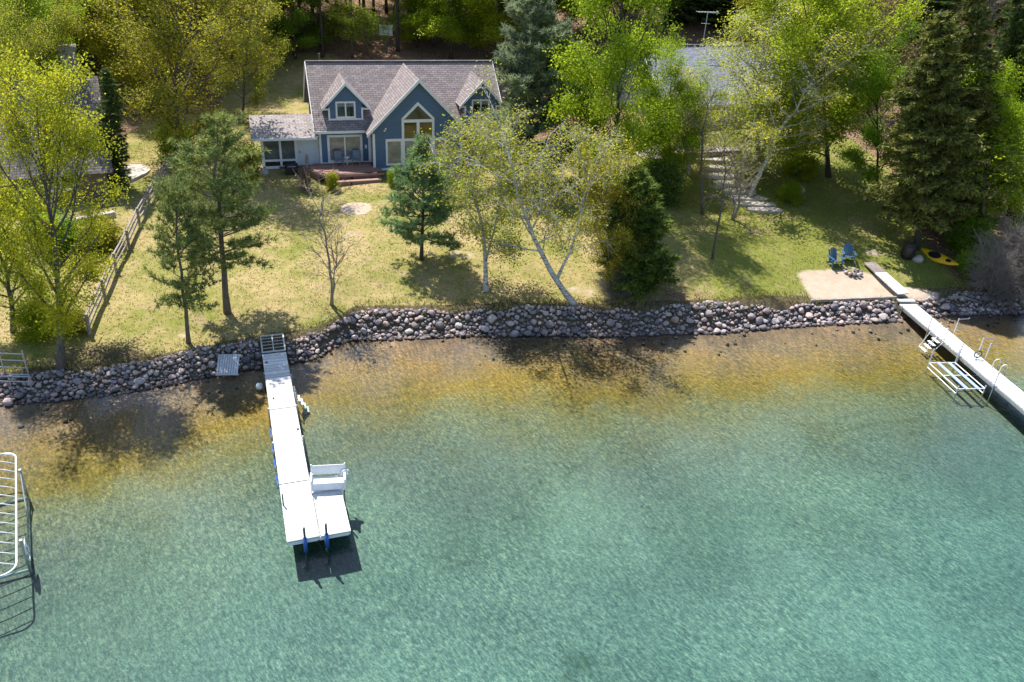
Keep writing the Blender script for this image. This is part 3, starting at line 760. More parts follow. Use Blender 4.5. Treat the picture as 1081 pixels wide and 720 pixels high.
for bx, by, tp, w_, lf in ((296, 30, -40, 50, 'lf_maple'), (322, 54, 4, 40, 'lf_deep'), (352, 36, -30, 44, 'lf_maple'), (380, 24, -40, 44, 'lf_olive'), (414, 34, -24, 44, 'lf_maple'), (458, 48, -10, 50, 'lf_maple')):
    T('broadleaf_tree', 'slender green understory tree among the bare pine trunks behind the blue house', 'tree', 'slim', lf, (bx, by), (bx, tp), w_, rz=bx*.1, group='slender understory trees behind the blue house')
for bx, by, tp, w_, key_ in ((262, 26, -70, 80, 'maple1'), (316, 20, -60, 70, 'maple2'), (366, 10, -70, 70, 'maple1'), (420, 12, -60, 76, 'maple2'), (462, 22, -70, 84, 'maple1'), (562, 22, -60, 84, 'maple2')):
    T('broadleaf_tree', 'sunlit green tree far up the wooded slope behind the blue house', 'tree', key_, 'lf_maple', (bx, by), (bx, tp), w_, rz=bx*.3, group='sunlit green trees up the slope behind the blue house', lean=False)
# woods behind: each trunk and crown on its own
WR = random.Random(5)
for i, (bx, by, key, mat, w, top) in enumerate([
    (282, 48, 'tallpine', 'nd_dark', 60, -120), (318, 40, 'tallpine', 'nd_dark', 60, -140), (341, 60, 'tallpine', 'nd_pine', 55, -120), (372, 44, 'tallpine', 'nd_dark', 60, -130),
    (395, 30, 'tallpine', 'nd_pine', 55, -140), (420, 54, 'tallpine', 'nd_dark', 58, -120), (446, 40, 'tallpine', 'nd_dark', 55, -130), (300, 22, 'tallpine', 'nd_dark', 55, -150),
    (356, 18, 'tallpine', 'nd_dark', 50, -150), (432, 20, 'tallpine', 'nd_dark', 50, -150), (330, 14, 'tallpine', 'nd_dark', 50, -150), (384, 8, 'tallpine', 'nd_dark', 50, -160), (408, 14, 'tallpine', 'nd_dark', 50, -160), (306, 6, 'tallpine', 'nd_dark', 50, -160), (450, 8, 'tallpine', 'nd_dark', 50, -160), (270, 14, 'tallpine', 'nd_dark', 50, -150), (345, 2, 'tallpine', 'nd_dark', 50, -160)]):
    T('pine_tree', 'tall bare-trunked pine in the brown woods behind the blue house roof', 'tree', key, mat, (bx, by), (bx + 2, top), w, group='bare pine trunks in the woods behind the blue house', lean=False)
T('broadleaf_tree', 'low green understory tree behind the left end of the blue house ridge', 'tree', 'maple1', 'lf_deep', (312, 62), (310, -4), 80, rz=1)
T('broadleaf_tree', 'thin green understory tree behind the middle of the blue house ridge', 'tree', 'slim', 'lf_maple', (372, 60), (374, 8), 44)
T('broadleaf_tree', 'thin green understory tree left of the pale board in the woods', 'tree', 'slim', 'lf_maple', (392, 64), (390, 18), 36, rz=2)
groups = [
 ('yellow-green spring tree in the woods behind the brown-roofed house', 'yellow-green trees behind the brown-roofed house', [(-30, 120), (20, 96), (70, 90), (105, 70), (140, 84), (-10, 62), (45, 52), (95, 40), (150, 42), (185, 60), (-40, 90), (120, 62), (172, 96), (60, 20), (118, 22), (5, 30)], ['spring1', 'spring2', 'maple2', 'maple1'], ['lf_yellow', 'lf_maple', 'lf_yellow', 'lf_olive'], 120, 135),
 ('olive spring tree in the woods left of the blue house ridge', 'olive trees left of the blue house ridge', [(228, 62), (258, 50), (215, 28), (268, 14)], ['spring2', 'spring1'], ['lf_olive', 'lf_pale', 'lf_yellow'], 105, 120),
 ('bright green tree in the woods behind the big maple', 'green trees behind the big maple', [(470, 40), (540, 36), (585, 45), (620, 30), (655, 40), (682, 30)], ['maple1', 'maple2'], ['lf_maple', 'lf_deep'], 110, 115),
 ('dark evergreen in the gap behind the roof antenna', 'dark evergreens behind the roof antenna', [(716, 26), (738, 22), (758, 28), (728, 8), (750, 6), (770, 10)], ['narrow', 'spruce2'], ['nd_dark'], 60, 90),
 ('green tree in the woods behind the weeping tree and the bare brown tree', 'green trees behind the weeping tree', [(805, 34), (828, 56), (862, 44), (822, 12), (858, 14), (896, 40), (890, 10)], ['maple2', 'maple1', 'spring1'], ['lf_maple', 'lf_olive', 'lf_deep', 'lf_bush'], 105, 115),
 ('mixed green tree in the woods above the spruces at the right', 'green trees above the spruces', [(940, 60), (965, 90), (990, 50), (1020, 80), (1055, 60), (1090, 90), (945, 20), (1040, 20), (1085, 30)], ['maple1', 'spruce2', 'maple2', 'bare'], ['lf_olive', 'nd_dark', 'lf_maple', 'lf_olive'], 110, 120)]
for lab, grp, pts, keys, mats, w, h in groups:
    for i, (bx, by) in enumerate(pts):
        key = keys[i % len(keys)]; mat = next((m for m in mats[i % len(mats):] + mats if m in PROTO[key]['crown']), None)
        cat = 'tree'; nm = {'narrow': 'spruce_tree', 'spruce2': 'spruce_tree', 'bare': 'bare_tree'}.get(key, 'broadleaf_tree')
        T(nm, lab, cat, key, mat, (bx, by), (bx + WR.uniform(-8, 8), by - h*WR.uniform(.85, 1.2)), w*WR.uniform(.85, 1.15), rz=WR.uniform(0, 6.28), group=grp, lean=False)
# ------------------------------------------------------------------ houses
def roof_uv(o):
    me = o.data; uv = me.uv_layers.new(name='UVMap')
    for f in me.polygons:
        n = f.normal; u = Vector((0, 0, 1)).cross(n)
        u = u.normalized() if u.length > .05 else Vector((1, 0, 0)); v = n.cross(u)
        for li in f.loop_indices:
            p = me.vertices[me.loops[li].vertex_index].co
            uv.data[li].uv = (p.dot(u) + 50, p.dot(v) + 50)
    return o
def roof_part(name, quads, mat, parent, th=.14):
    m = MB()
    for q in quads: m.slab(q, th)
    return roof_uv(m.build(name, M[mat], parent))
def framed_window(parent, x0, x1, z0, z1, y, pane, mull=(), bars=(), fw=.12, name='window'):
    """white frame standing proud of a wall whose face is at y (outside is -y), panes set inside it"""
    f = MB()
    f.box(x0, x1, y-.06, y+.02, z1-fw, z1); f.box(x0, x1, y-.06, y+.02, z0, z0+fw)
    f.box(x0, x0+fw, y-.06, y+.02, z0+fw, z1-fw); f.box(x1-fw, x1, y-.06, y+.02, z0+fw, z1-fw)
    for mx in mull: f.box(mx-.05, mx+.05, y-.055, y+.02, z0+fw, z1-fw)
    for bz in bars: f.box(x0+fw, x1-fw, y-.05, y+.02, bz-.03, bz+.03)
    f.box(x0-.05, x1+.05, y-.09, y+.02, z0-.05, z0-.003)
    o = f.build(name, M['white'], parent)
    MB().box(x0+fw-.01, x1-fw+.01, y-.02, y+.015, z0+fw-.01, z1-fw+.01).build('pane', M[pane], o)
    return o

HYAW = .3251
HX, HY, HZ = -15.426, 58.391, 3.0
house = thing('house', 'blue-sided house with pinkish shingle roof, white trim and a big arched gable window', 'house', (HX, HY, HZ), HYAW)
MB().box(.45, 14.35, 0, 8.8, -1.2, 2.42).build('main_wall', M['blue'], house)
for x0, x1 in ((.45, .62), (14.18, 14.35)):
    g = MB(); a = [(x0, 0, 2.42), (x0, 8.8, 2.42), (x0, 4.43, 6.28)]; b = [(x1, 0, 2.42), (x1, 8.8, 2.42), (x1, 4.43, 6.28)]
    g.add(a + b, [(0, 1, 2), (5, 4, 3), (0, 3, 4, 1), (1, 4, 5, 2), (2, 5, 3, 0)]); g.build('gable_end_wall', M['blue'], house)
SL = (6.488 - 2.464)/4.832
def rz_(y): return 2.464 + (y + .4)*SL
roof = roof_part('roof', [[(.12, -.4, 2.464), (14.7, -.4, 2.464), (14.7, 4.432, 6.488), (.12, 4.432, 6.488)],
                          [(14.7, 9.264, 2.464), (.12, 9.264, 2.464), (.12, 4.432, 6.488), (14.7, 4.432, 6.488)]], 'shingle', house)
t = MB(); t.box(.12, 4.05, -.47, -.403, 2.26, 2.45); t.box(11.2, 14.7, -.47, -.403, 2.26, 2.45)
t.bar((.10, -.42, 2.36), (.10, 4.44, 6.40), .05, .2); t.bar((.10, 9.28, 2.36), (.10, 4.44, 6.40), .05, .2)
t.bar((14.72, -.42, 2.36), (14.72, 4.44, 6.40), .05, .2)
t.build('fascia', M['white'], house)
rc = MB(); rc.bar((.12, 4.43, 6.50), (14.7, 4.43, 6.50), .3, .05); roof_uv(rc.build('ridge_cap', M['shingle_brown'], roof))
cm = MB(); cm.box(1.2, 1.32, 5.2, 5.32, 5.6, 6.9); cm.build('vent_pipe', M['steel_dark'], roof)
# corner boards and trim on the main front
t = MB(); t.box(.44, .60, -.035, .0, -.5, 2.26); t.box(.60, 1.0, -.03, 0, -.12, .02); t.box(3.62, 4.18, -.03, 0, -.12, .02)
t.box(4.03, 4.17, -.034, .0, .02, 2.26); t.build('corner_board', M['white'], house)
# sliding door
sd = framed_window(house, 1.02, 3.6, .0, 2.06, 0, 'pane_curtain', mull=(2.3,), fw=.17, name='sliding_door')
wl = MB(); wl.box(3.78, 3.92, -.09, 0, 1.0, 1.25); wl.build('wall_lamp', M['white'], house)
# big front gable
gp_, gl_, gr2, ge_, gk_ = 7.536, 3.70, 11.36, 2.516, 6.392
gs = (gk_ - ge_)/(gp_ - gl_)
gab = MB()
zt = lambda x: gk_ - .22 - abs(x - gp_)*gs
gab.prism([(4.19, -1.2), (10.88, -1.2), (10.88, zt(10.88)), (gp_, zt(gp_)), (4.19, zt(4.19))], -1.497, 2.2)
gable = gab.build('front_gable', M['blue'], house)
yb = lambda z: (z - 2.464)/SL - .4
roof_part('gable_roof', [[(gl_, -1.9, ge_), (gl_, yb(ge_), ge_), (gp_, yb(gk_), gk_), (gp_, -1.9, gk_)],
                         [(gr2, -1.9, ge_), (gr2, yb(ge_), ge_), (gp_, yb(gk_), gk_), (gp_, -1.9, gk_)]], 'shingle', gable, .15)
t = MB()
for xs in (gl_, gr2):
    sg = 1 if xs > gp_ else -1
    a = Vector((xs, -1.94, ge_ - .10)); b = Vector((gp_, -1.94, gk_ - .10))
    t.add([(xs, -1.97, ge_+.01), (gp_, -1.97, gk_+.01), (gp_, -1.97, gk_-.27), (xs, -1.97, ge_-.24), (xs, -1.905, ge_+.01), (gp_, -1.905, gk_+.01), (gp_, -1.905, gk_-.27), (xs, -1.905, ge_-.24)],
          [(0,1,2,3), (7,6,5,4), (0,4,5,1), (1,5,6,2), (2,6,7,3), (3,7,4,0)])
t.box(4.17, 4.33, -1.535, -1.50, -.3, 2.45); t.box(4.33, 10.74, -1.53, -1.50, -.3, -.12); t.box(10.74, 10.90, -1.535, -1.50, -.3, 2.45)
t.box(4.155, 4.187, -1.5, -1.36, -.3, 2.6); t.box(4.155, 4.187, -.16, -.05, -.05, 2.3)
t.build('gable_trim', M['white'], gable)
MB().box(4.16, 4.186, -1.2, -.35, 0, 2.05).build('side_door', M['pane_dark'], gable)
# gable window: peaked transom over two tall panes over a band of four
f = MB(); y = -1.497
def fbox(x0, x1, z0, z1, p=.06): f.box(x0, x1, y-p, y+.02, z0, z1)
fbox(6.30, 6.48, 2.05, 3.52); fbox(8.56, 8.74, 2.05, 3.52); fbox(6.48, 8.56, 3.22, 3.44, .058); fbox(7.41, 7.63, 2.05, 3.22, .056)
for xa, xb in ((6.30, 7.52), (8.74, 7.52)):
    za, zb = 3.52, 4.70
    f.add([(xa, y-.062, za-.0), (xb, y-.062, zb), (xb, y-.062, zb-.26), (xa + (.24 if xa < xb else -.24), y-.062, za-.02), (xa, y+.02, za), (xb, y+.02, zb), (xb, y+.02, zb-.26), (xa + (.24 if xa < xb else -.24), y+.02, za-.02)],
          [(0,1,2,3), (7,6,5,4), (0,4,5,1), (1,5,6,2), (2,6,7,3), (3,7,4,0)])
fbox(5.10, 9.66, 1.86, 2.05, .065); fbox(5.10, 9.66, .08, .22, .065)
for xa, xb in ((5.10, 5.24), (6.22, 6.52), (7.41, 7.63), (8.5, 8.8), (9.52, 9.66)): fbox(xa, xb, .22, 1.86, .059)
gw = f.build('gable_window', M['white'], gable)
pn = MB(); pn.box(6.47, 7.42, y-.02, y+.01, 2.04, 3.23); pn.build('pane', M['pane_reflect'], gw)
pn = MB(); pn.box(7.62, 8.57, y-.02, y+.01, 2.04, 3.23); pn.build('pane', M['pane_reflect'], gw)
pn = MB(); pn.prism([(6.5, 3.43), (8.54, 3.43), (7.52, 4.48)], y-.02, y+.01); pn.build('pane', M['pane_reflect'], gw)
for xa, xb in ((5.23, 6.23), (6.51, 7.42), (7.62, 8.51), (8.79, 9.53)):
    MB().box(xa, xb, y-.02, y+.01, .21, 1.87).build('pane', M['pane_curtain'], gw)
lm = MB(); lm.box(4.98, 5.1, y-.12, y, 2.62, 2.72); lm.box(5.06, 5.18, y-.12, y, 2.76, 2.86); lm.build('flood_lamp', M['white'], gable)
# dormers
def dormer(xl, xp, xr, dy, ze, zk, wx0, wx1):
    sl = (zk - ze)/(xp - xl); yf = dy + .34; zb = rz_(yf) - .02
    m = MB()
    m.prism([(wx0, zb - .1), (wx1, zb - .1), (wx1, zk - .2 - abs(wx1 - xp)*sl), (xp, zk - .2), (wx0, zk - .2 - abs(wx0 - xp)*sl)], yf, yf + 2.2)
    d = m.build('dormer', M['blue'], house)
    roof_part('dormer_roof', [[(xl, dy, ze), (xl, yb(ze), ze), (xp, yb(zk), zk), (xp, dy, zk)], [(xr, dy, ze), (xr, yb(ze), ze), (xp, yb(zk), zk), (xp, dy, zk)]], 'shingle', d, .12)
    t = MB()
    for xs in (xl, xr):
        t.add([(xs, dy-.065, ze+.01), (xp, dy-.065, zk+.01), (xp, dy-.065, zk-.24), (xs, dy-.065, ze-.21), (xs, dy-.004, ze+.01), (xp, dy-.004, zk+.01), (xp, dy-.004, zk-.24), (xs, dy-.004, ze-.21)],
              [(0,1,2,3), (7,6,5,4), (0,4,5,1), (1,5,6,2), (2,6,7,3), (3,7,4,0)])
    t.box(wx0-.02, wx0+.11, yf-.035, yf-.002, zb+.1, ze-.02); t.box(wx1-.11, wx1+.02, yf-.035, yf-.002, zb+.1, ze-.02)
    t.box(wx0-.02, wx1+.02, yf-.04, yf-.002, zb-.03, zb+.1)
    t.box(xl+.1, wx0-.023, yf-.3, yf-.0, ze-.12, ze-.02); t.box(wx1+.023, xr-.1, yf-.3, yf-.0, ze-.12, ze-.02)
    t.build('dormer_trim', M['white'], d)
    c = xp
    framed_window(d, c-.74, c+.70, zb+.13, zb+1.33, yf, 'pane_dark', mull=(c-.02,), fw=.12)
    bl = MB(); bl.box(c-.61, c-.08, yf-.026, yf-.018, zb+.95, zb+1.2); bl.box(c+.04, c+.57, yf-.026, yf-.018, zb+.95, zb+1.2); bl.build('window_blind', M['pane_curtain'], d)
dormer(.76, 2.535, 4.30, 0, 3.96, 5.82, 1.27, 3.76)
dormer(11.0, 12.78, 14.55, 0, 3.96, 5.86, 11.5, 14.05)
# glass porch on the left
pw = MB(); pw.box(-3.68, .44, .35, 4.2, -1.2, -.25); pw.box(-3.68, .44, 3.9, 4.2, -.25, 1.9)
pw.box(-3.68, -3.5, .35, 3.9, 1.5, 1.95); pw.box(-3.66, .43, .40, .5, 1.72, 1.95)
porch = pw.build('porch', M['slate_siding'], house)
roof_part('porch_roof', [[(-4.3, -.42, 2.03), (.3, -.42, 2.03), (.14, 2.25, 3.08), (-4.3, 2.25, 3.08)], [(-4.3, 4.9, 2.03), (.3, 4.9, 2.03), (.14, 2.25, 3.08), (-4.3, 2.25, 3.08)]], 'shingle_tan', porch, .1)
t = MB(); t.box(-4.3, .3, -.48, -.423, 1.86, 2.04); t.box(-3.7, .44, .3, .38, 1.70, 1.88)
for xa, xb in ((-3.7, -3.5), (-2.42, -2.26), (-1.32, -1.14), (.28, .44)): t.box(xa, xb, .31, .39, -.24, 1.70)
t.box(-3.5, -1.32, .318, .385, .12, .28); t.box(-3.5, -1.32, .318, .385, -.42, -.22)
t.build('porch_frame', M['white'], porch)
MB().box(-3.5, -2.42, .34, .37, .28, 1.70).build('porch_window', M['pane_screen'], porch)
MB().box(-2.26, -1.32, .34, .37, .28, 1.70).build('porch_window', M['pane_screen'], porch)
MB().box(-3.5, -1.32, .345, .37, -.22, .12).build('porch_panel', M['pane_dark'], porch)
d = MB().box(-1.14, .28, .335, .37, -.22, 1.70).build('porch_door', M['door'], porch)
MB().box(-1.0, -.94, .29, .334, .7, .85).build('handle', M['steel_dark'], d)

# red deck
deck = thing('deck', 'low reddish wooden deck with a step along its front, before the sliding door', 'deck', (HX, HY, HZ), HYAW)
MB().plate([(-.1, -.12), (-.5, -.85), (.15, -2.5), (.5, -2.85), (4.6, -2.6), (4.75, -1.62), (4.12, -1.56), (4.12, -.12)], -.14, -.02).build('deck_boards', M['deck_red'], deck)
e = MB(); e.plate([(.5, -2.86), (.48, -3.22), (4.72, -2.96), (4.68, -2.61)], -.16, .0); e.plate([(-.54, -.86), (-.75, -1.0), (-.02, -2.72), (.44, -3.2), (.47, -2.86), (.13, -2.52)], -.16, -.002)
e.build('edge_board', M['deck_lit'], deck)
e = MB(); e.plate([(.75, -3.3), (.73, -3.75), (4.5, -3.5), (4.52, -3.06)], -.42, -.34); e.build('step', M['deck_lit'], deck)
e = MB(); e.plate([(.76, -3.68), (.76, -3.74), (4.48, -3.49), (4.48, -3.43)], -.68, -.43); e.plate([(.5, -3.0), (.5, -3.06), (4.6, -2.8), (4.6, -2.74)], -.9, -.17)
e.plate([(-.5, -.95), (-.44, -.9), (.2, -2.5), (.14, -2.6)], -.9, -.17); e.build('skirt', M['deck_red'], deck)
for u in (.06, .36, .66, .96):
    x = .73 + 3.75*u; MB().box(x-.04, x+.04, -3.82+.25*u, -3.762+.25*u, -.75, -.30).build('post', M['wood_grey'], deck)
rl = MB(); rl.bar((-.72, -1.0, -.1), (-.55, -.2, .75), .09); rl.bar((-.62, -1.3, -.1), (-.45, -.5, .75), .09); rl.build('stair_rail', M['deck_lit'], deck)

def hl(x, y, z=0):      # house-local point to world
    c, s = math.cos(HYAW), math.sin(HYAW)
    return HX + c*x - s*y, HY + s*x + c*y, HZ + z
def patio_chair(lx, ly, rz, label):
    t = thing('patio_chair', label, 'chair', hl(lx, ly, -.02), HYAW + rz, 'chairs on the red deck')
    MB().box(-.27, .27, -.27, .25, .36, .43).build('seat', M['grey_chair'], t, bevel=.02)
    b = MB(); b.slab([(-.27, .22, .42), (.27, .22, .42), (.27, .38, .98), (-.27, .38, .98)], .05); b.build('backrest', M['grey_chair'], t)
    for sx in (-1, 1):
        MB().box(sx*.29-.03, sx*.29+.03, -.25, .28, .60, .64).build('armrest', M['grey_chair'], t)
        for sy in (-.23, .22): MB().box(sx*.28-.025, sx*.28+.025, sy-.025, sy+.025, 0, .60).build('leg', M['grey_chair'], t)
patio_chair(1.75, -.75, .15, 'grey patio chair on the red deck, on the left before the sliding door')
patio_chair(3.0, -.7, -.2, 'grey patio chair on the red deck, on the right before the sliding door')
t = thing('side_table', 'small pale round table between the two grey deck chairs', 'table', hl(2.35, -.55, -.02))
MB().tube([(0, 0, .5), (0, 0, .54)], .22, 16).build('table_top', M['white'], t); MB().tube([(0, 0, 0), (0, 0, .5)], .04, 8).build('stem', M['white'], t)
t = thing('barbecue_grill', 'black barbecue grill standing by the porch at the left of the deck', 'grill', hl(-1.7, -.75, -.75), HYAW)
MB().box(-.45, .45, -.28, .28, .12, .75).build('cabinet', M['black'], t, bevel=.02)
lid = MB(); lid.tube([(-.45, 0, .78), (.45, 0, .78)], .27, 14); lid.build('lid', M['black'], t, True)
MB().box(.46, .85, -.24, .24, .70, .74).build('side_shelf', M['black'], t); MB().box(-.85, -.46, -.24, .24, .70, .74).build('side_shelf', M['black'], t)
hd = MB(); hd.tube([(-.3, -.3, .85), (.3, -.3, .85)], .02, 6); hd.build('handle', M['alu'], t)

# neighbour on the left: brown shingled roof among the trees
LY = math.radians(26)
nb = thing('house', 'brown-shingled house half hidden behind the yellow-green trees', 'house', (-26.6, 50.6, gz(-27, 52)), LY)
dz = 4.0 - gz(-27, 52)
MB().box(-18, -.45, .45, 11.5, -1, dz - .05).build('wall', M['brown_siding'], nb)
g = MB(); a = [(-.45, .45, dz-.05), (-.45, 11.5, dz-.05), (-.45, 6.0, dz+4.75)]; b = [(-.7, .45, dz-.05), (-.7, 11.5, dz-.05), (-.7, 6.0, dz+4.75)]
g.add(a+b, [(0, 1, 2), (5, 4, 3), (0, 3, 4, 1), (1, 4, 5, 2), (2, 5, 3, 0)]); g.build('gable_end_wall', M['brown_siding'], nb)
nr = roof_part('roof', [[(-18.5, 0, dz), (0, 0, dz), (0, 6, dz+4.95), (-18.5, 6, dz+4.95)], [(-18.5, 12, dz), (0, 12, dz), (0, 6, dz+4.95), (-18.5, 6, dz+4.95)]], 'shingle_brown', nb)
ch = MB(); ch.box(-2.1, -1.1, 6.3, 7.4, dz+3.2, dz+6.6); ch.box(-2.2, -1.0, 6.2, 7.5, dz+6.6, dz+6.8); ch.build('chimney', M['chimney'], nr)
sk = MB(); sk.slab([(-5.2, 1.8, dz+1.56), (-4.5, 1.8, dz+1.56), (-4.5, 2.7, dz+2.30), (-5.2, 2.7, dz+2.30)], .08); sk.build('skylight', M['pane_dark'], nr)
for x in (-3.2, -7, -11): framed_window(nb, x-.9, x+.9, .7, 2.0, .45, 'pane_dark', mull=(x,), fw=.1)

# neighbour on the right: grey-blue roof with an antenna
RY = math.radians(21)
RX0, RY0 = 11.6, 67.6
zr = gz(12, 66)
nr2 = thing('house', 'slate-coloured house with a pale blue-grey roof behind the weeping tree', 'house', (RX0, RY0, zr), RY)
de = 6.7 - zr
MB().box(.4, 15.6, .4, 11.6, -1.5, de).build('wall', M['slate_siding'], nr2)
for x0, x1 in ((.4, .6), (15.4, 15.6)):
    g = MB(); a = [(x0, .4, de), (x0, 11.6, de), (x0, 6, de+3.5)]; b = [(x1, .4, de), (x1, 11.6, de), (x1, 6, de+3.5)]
    g.add(a+b, [(0, 1, 2), (5, 4, 3), (0, 3, 4, 1), (1, 4, 5, 2), (2, 5, 3, 0)]); g.build('gable_end_wall', M['slate_siding'], nr2)
rr = roof_part('roof', [[(0, 0, de), (16, 0, de), (16, 6, de+3.75), (0, 6, de+3.75)], [(0, 12, de), (16, 12, de), (16, 6, de+3.75), (0, 6, de+3.75)]], 'shingle_blue', nr2)
rc = MB(); rc.bar((-.02, 6, de+3.77), (16.02, 6, de+3.77), .3, .06); roof_uv(rc.build('ridge_cap', M['shingle_brown'], rr))
t = MB(); t.box(0, 16, -.06, -.004, de-.24, de-.02); t.bar((-.03, 0, de-.12), (-.03, 6, de+3.63), .05, .2); t.build('fascia', M['white'], nr2)
for x in (2.2, 5.6, 10, 13.4):
    framed_window(nr2, x-1.0, x+1.0, .2, 2.1, .4, 'pane_dark', mull=(x,), fw=.1)
hx = lambda x, y: (RX0 + math.cos(RY)*x - math.sin(RY)*y, RY0 + math.sin(RY)*x + math.cos(RY)*y)
ax, ay, az = atY(742, 46, hx(6, 6)[1])
an = thing('antenna', 'tall thin television antenna on the ridge of the blue-grey roof', 'antenna', (ax, ay, zr + de + 3.7), RY)
hgt = atY(744, 12, ay)[2] - (zr + de + 3.7)
MB().tube([(0, 0, 0), (0, 0, hgt)], .035, 6).build('mast', M['alu'], an)
b = MB(); b.tube([(-1.0, .1, hgt-.02), (1.1, -.1, hgt-.12)], .03, 5); b.tube([(-.45, 0, hgt-.95), (.4, 0, hgt-1.0)], .025, 5)
b.build('boom', M['alu'], an)
for k in range(8):
    x = -.95 + .27*k; MB().tube([(x, -.35+.02*k, hgt-.03), (x, .35-.02*k, hgt-.03)], .014, 4).build('rod', M['alu'], an)
# weathered deck and steps
dk = thing('deck', 'weathered grey wooden deck in the shade before the slate-coloured house', 'deck', (gp(694, 178)[0], gp(694, 178)[1], gz(12, 63) + .3), RY)
MB().box(0, 7.4, 0, 3.2, .0, .12).build('deck_boards', M['deck_grey'], dk)
MB().box(.05, 7.35, .05, .12, -.9, -.004).build('skirt', M['wood_grey'], dk)
MB().box(-1.6, -.004, -.9, 1.6, -.1, .06).build('landing', M['deck_grey'], dk)
for x in (1.4, 3.4): MB().bar((x, .3, .12), (x + 1.5, 1.3, .12), .45, .06).build('bench_board', M['deck_grey'], dk)
st = thing('stone_steps', 'flight of broad pale stone steps climbing from the lawn to the weathered deck', 'steps', (0, 0, 0))
p0 = at(808, 217, 2.75); p1 = at(752, 168, 3.9)
for k in range(8):
    u = k/7; cx = p0[0]*(1-u) + p1[0]*u; cy = p0[1]*(1-u) + p1[1]*u; zz = gz(cx, cy) + .10
    w, dd = (1.5 if k % 3 else 1.25), .42
    m = MB(); r = random.Random(k)
    pl = []
    for i in range(10):
        a = 2*PI*i/10; pl.append((cx + w*(math.copysign(abs(math.cos(a))**.5, math.cos(a)))*(1 + r.uniform(-.08, .08)), cy + dd*(math.copysign(abs(math.sin(a))**.5, math.sin(a)))*(1 + r.uniform(-.1, .1)) + .12*math.cos(a)))
    m.plate(pl, zz - .35, zz); m.build('tread', M['stone'], st, bevel=.03)
# ------------------------------------------------------------------ white pier
DRZ = math.atan2(.346, .938)
DO = (-12.79, 35.56)
pier = thing('pier', 'long white plank pier with a wider end platform and blue-sleeved posts', 'pier', (DO[0], DO[1], 0), DRZ)
DZ = .52
fr = MB()
fr.bar((.03, -.25, 1.0), (.03, -1.2, .60), .07); fr.bar((1.12, -.25, 1.0), (1.12, -1.2, .60), .07)
fr.bar((.0, -.25, 1.0), (1.15, -.25, 1.0), .07); fr.bar((.0, -1.2, .60), (1.15, -1.2, .60), .06); fr.bar((.575, -.25, 1.0), (.575, -1.2, .60), .05)
for k in range(4): fr.bar((.05, -.42 - .19*k, .93 - .08*k), (1.1, -.42 - .19*k, .93 - .08*k), .03)
fr.build('ramp_frame', M['alu'], pier)
cuts = [-1.22, -3.6, -6.35, -9.0, -11.72, -15.05]
for a, b in zip(cuts, cuts[1:]):
    MB().box(0, 1.15, b + .02, a - .02, DZ - .06, DZ).build('deck_section', M['plank_white'], pier, bevel=.008)
MB().box(1.175, 2.26, -15.05, -11.74, DZ - .06, DZ).build('deck_section', M['plank_white'], pier, bevel=.008)
s = MB()
s.box(.02, .07, -15.0, -1.25, DZ - .2, DZ - .063); s.box(1.08, 1.13, -15.0, -1.25, DZ - .2, DZ - .063)
s.box(2.19, 2.24, -15.0, -11.8, DZ - .2, DZ - .063); s.box(.07, 1.08, -15.03, -14.98, DZ - .2, DZ - .064); s.box(1.13, 2.19, -15.03, -14.98, DZ - .2, DZ - .064)
s.box(1.13, 2.19, -11.82, -11.77, DZ - .2, DZ - .064)
s.build('frame', M['white'], pier)
def dl(x, y):
    c, s_ = math.cos(DRZ), math.sin(DRZ); return DO[0] + c*x - s_*y, DO[1] + s_*x + c*y
for (x, y, up) in [(-.04, -3.6, .32), (1.19, -3.6, .05), (-.04, -6.35, .1), (1.19, -6.35, .08), (-.04, -9.0, .12), (1.19, -9.0, .22), (.05, -13.0, .55), (1.28, -11.5, .35), (2.3, -13.2, .45)]:
    wx, wy = dl(x, y); MB().tube([(x, y, gz(wx, wy) - .3), (x, y, DZ + up)], .032, 8).build('leg', M['steel_dark'] if up > .3 else M['alu'], pier)
for x in (.62, 1.38):
    wx, wy = dl(x, -15.13)
    MB().tube([(x, -15.13, gz(wx, wy) - .3), (x, -15.13, DZ + .62)], .045, 10).build('mooring_post', M['steel_dark'], pier)
    o = MB().tube([(x, -15.13, .02), (x, -15.13, DZ + .12)], .075, 12).build('bumper_sleeve', M['blue_sleeve'], pier, True)
for y in (-7.6, -8.7, -9.8, -10.9):
    MB().tube([(-.06, y, .34), (-.06, y - .8, .34)], .03, 8).build('side_bumper', M['blue_sleeve'], pier, True)
lad = MB()
for y in (-5.2, -5.75): lad.tube([(1.2, y, DZ + .35), (1.3, y, DZ - .1), (1.75, y, -.7)], .022, 6); lad.tube([(1.2, y, DZ + .35), (1.2, y, DZ - .3)], .022, 6)
ld = lad.build('ladder', M['alu'], pier)
for k in range(4): MB().box(1.27 + .12*k, 1.40 + .12*k, -5.73, -5.22, .36 - .22*k, .39 - .22*k).build('rung', M['white_pipe'], ld)
cl = MB(); cl.box(.1, .2, -2.2, -2.1, DZ + .003, DZ + .06); cl.box(1.0, 1.1, -8.2, -8.1, DZ + .003, DZ + .05); cl.box(.2, .27, -5.5, -5.35, DZ + .003, DZ + .05); cl.build('cleat', M['steel_dark'], pier)
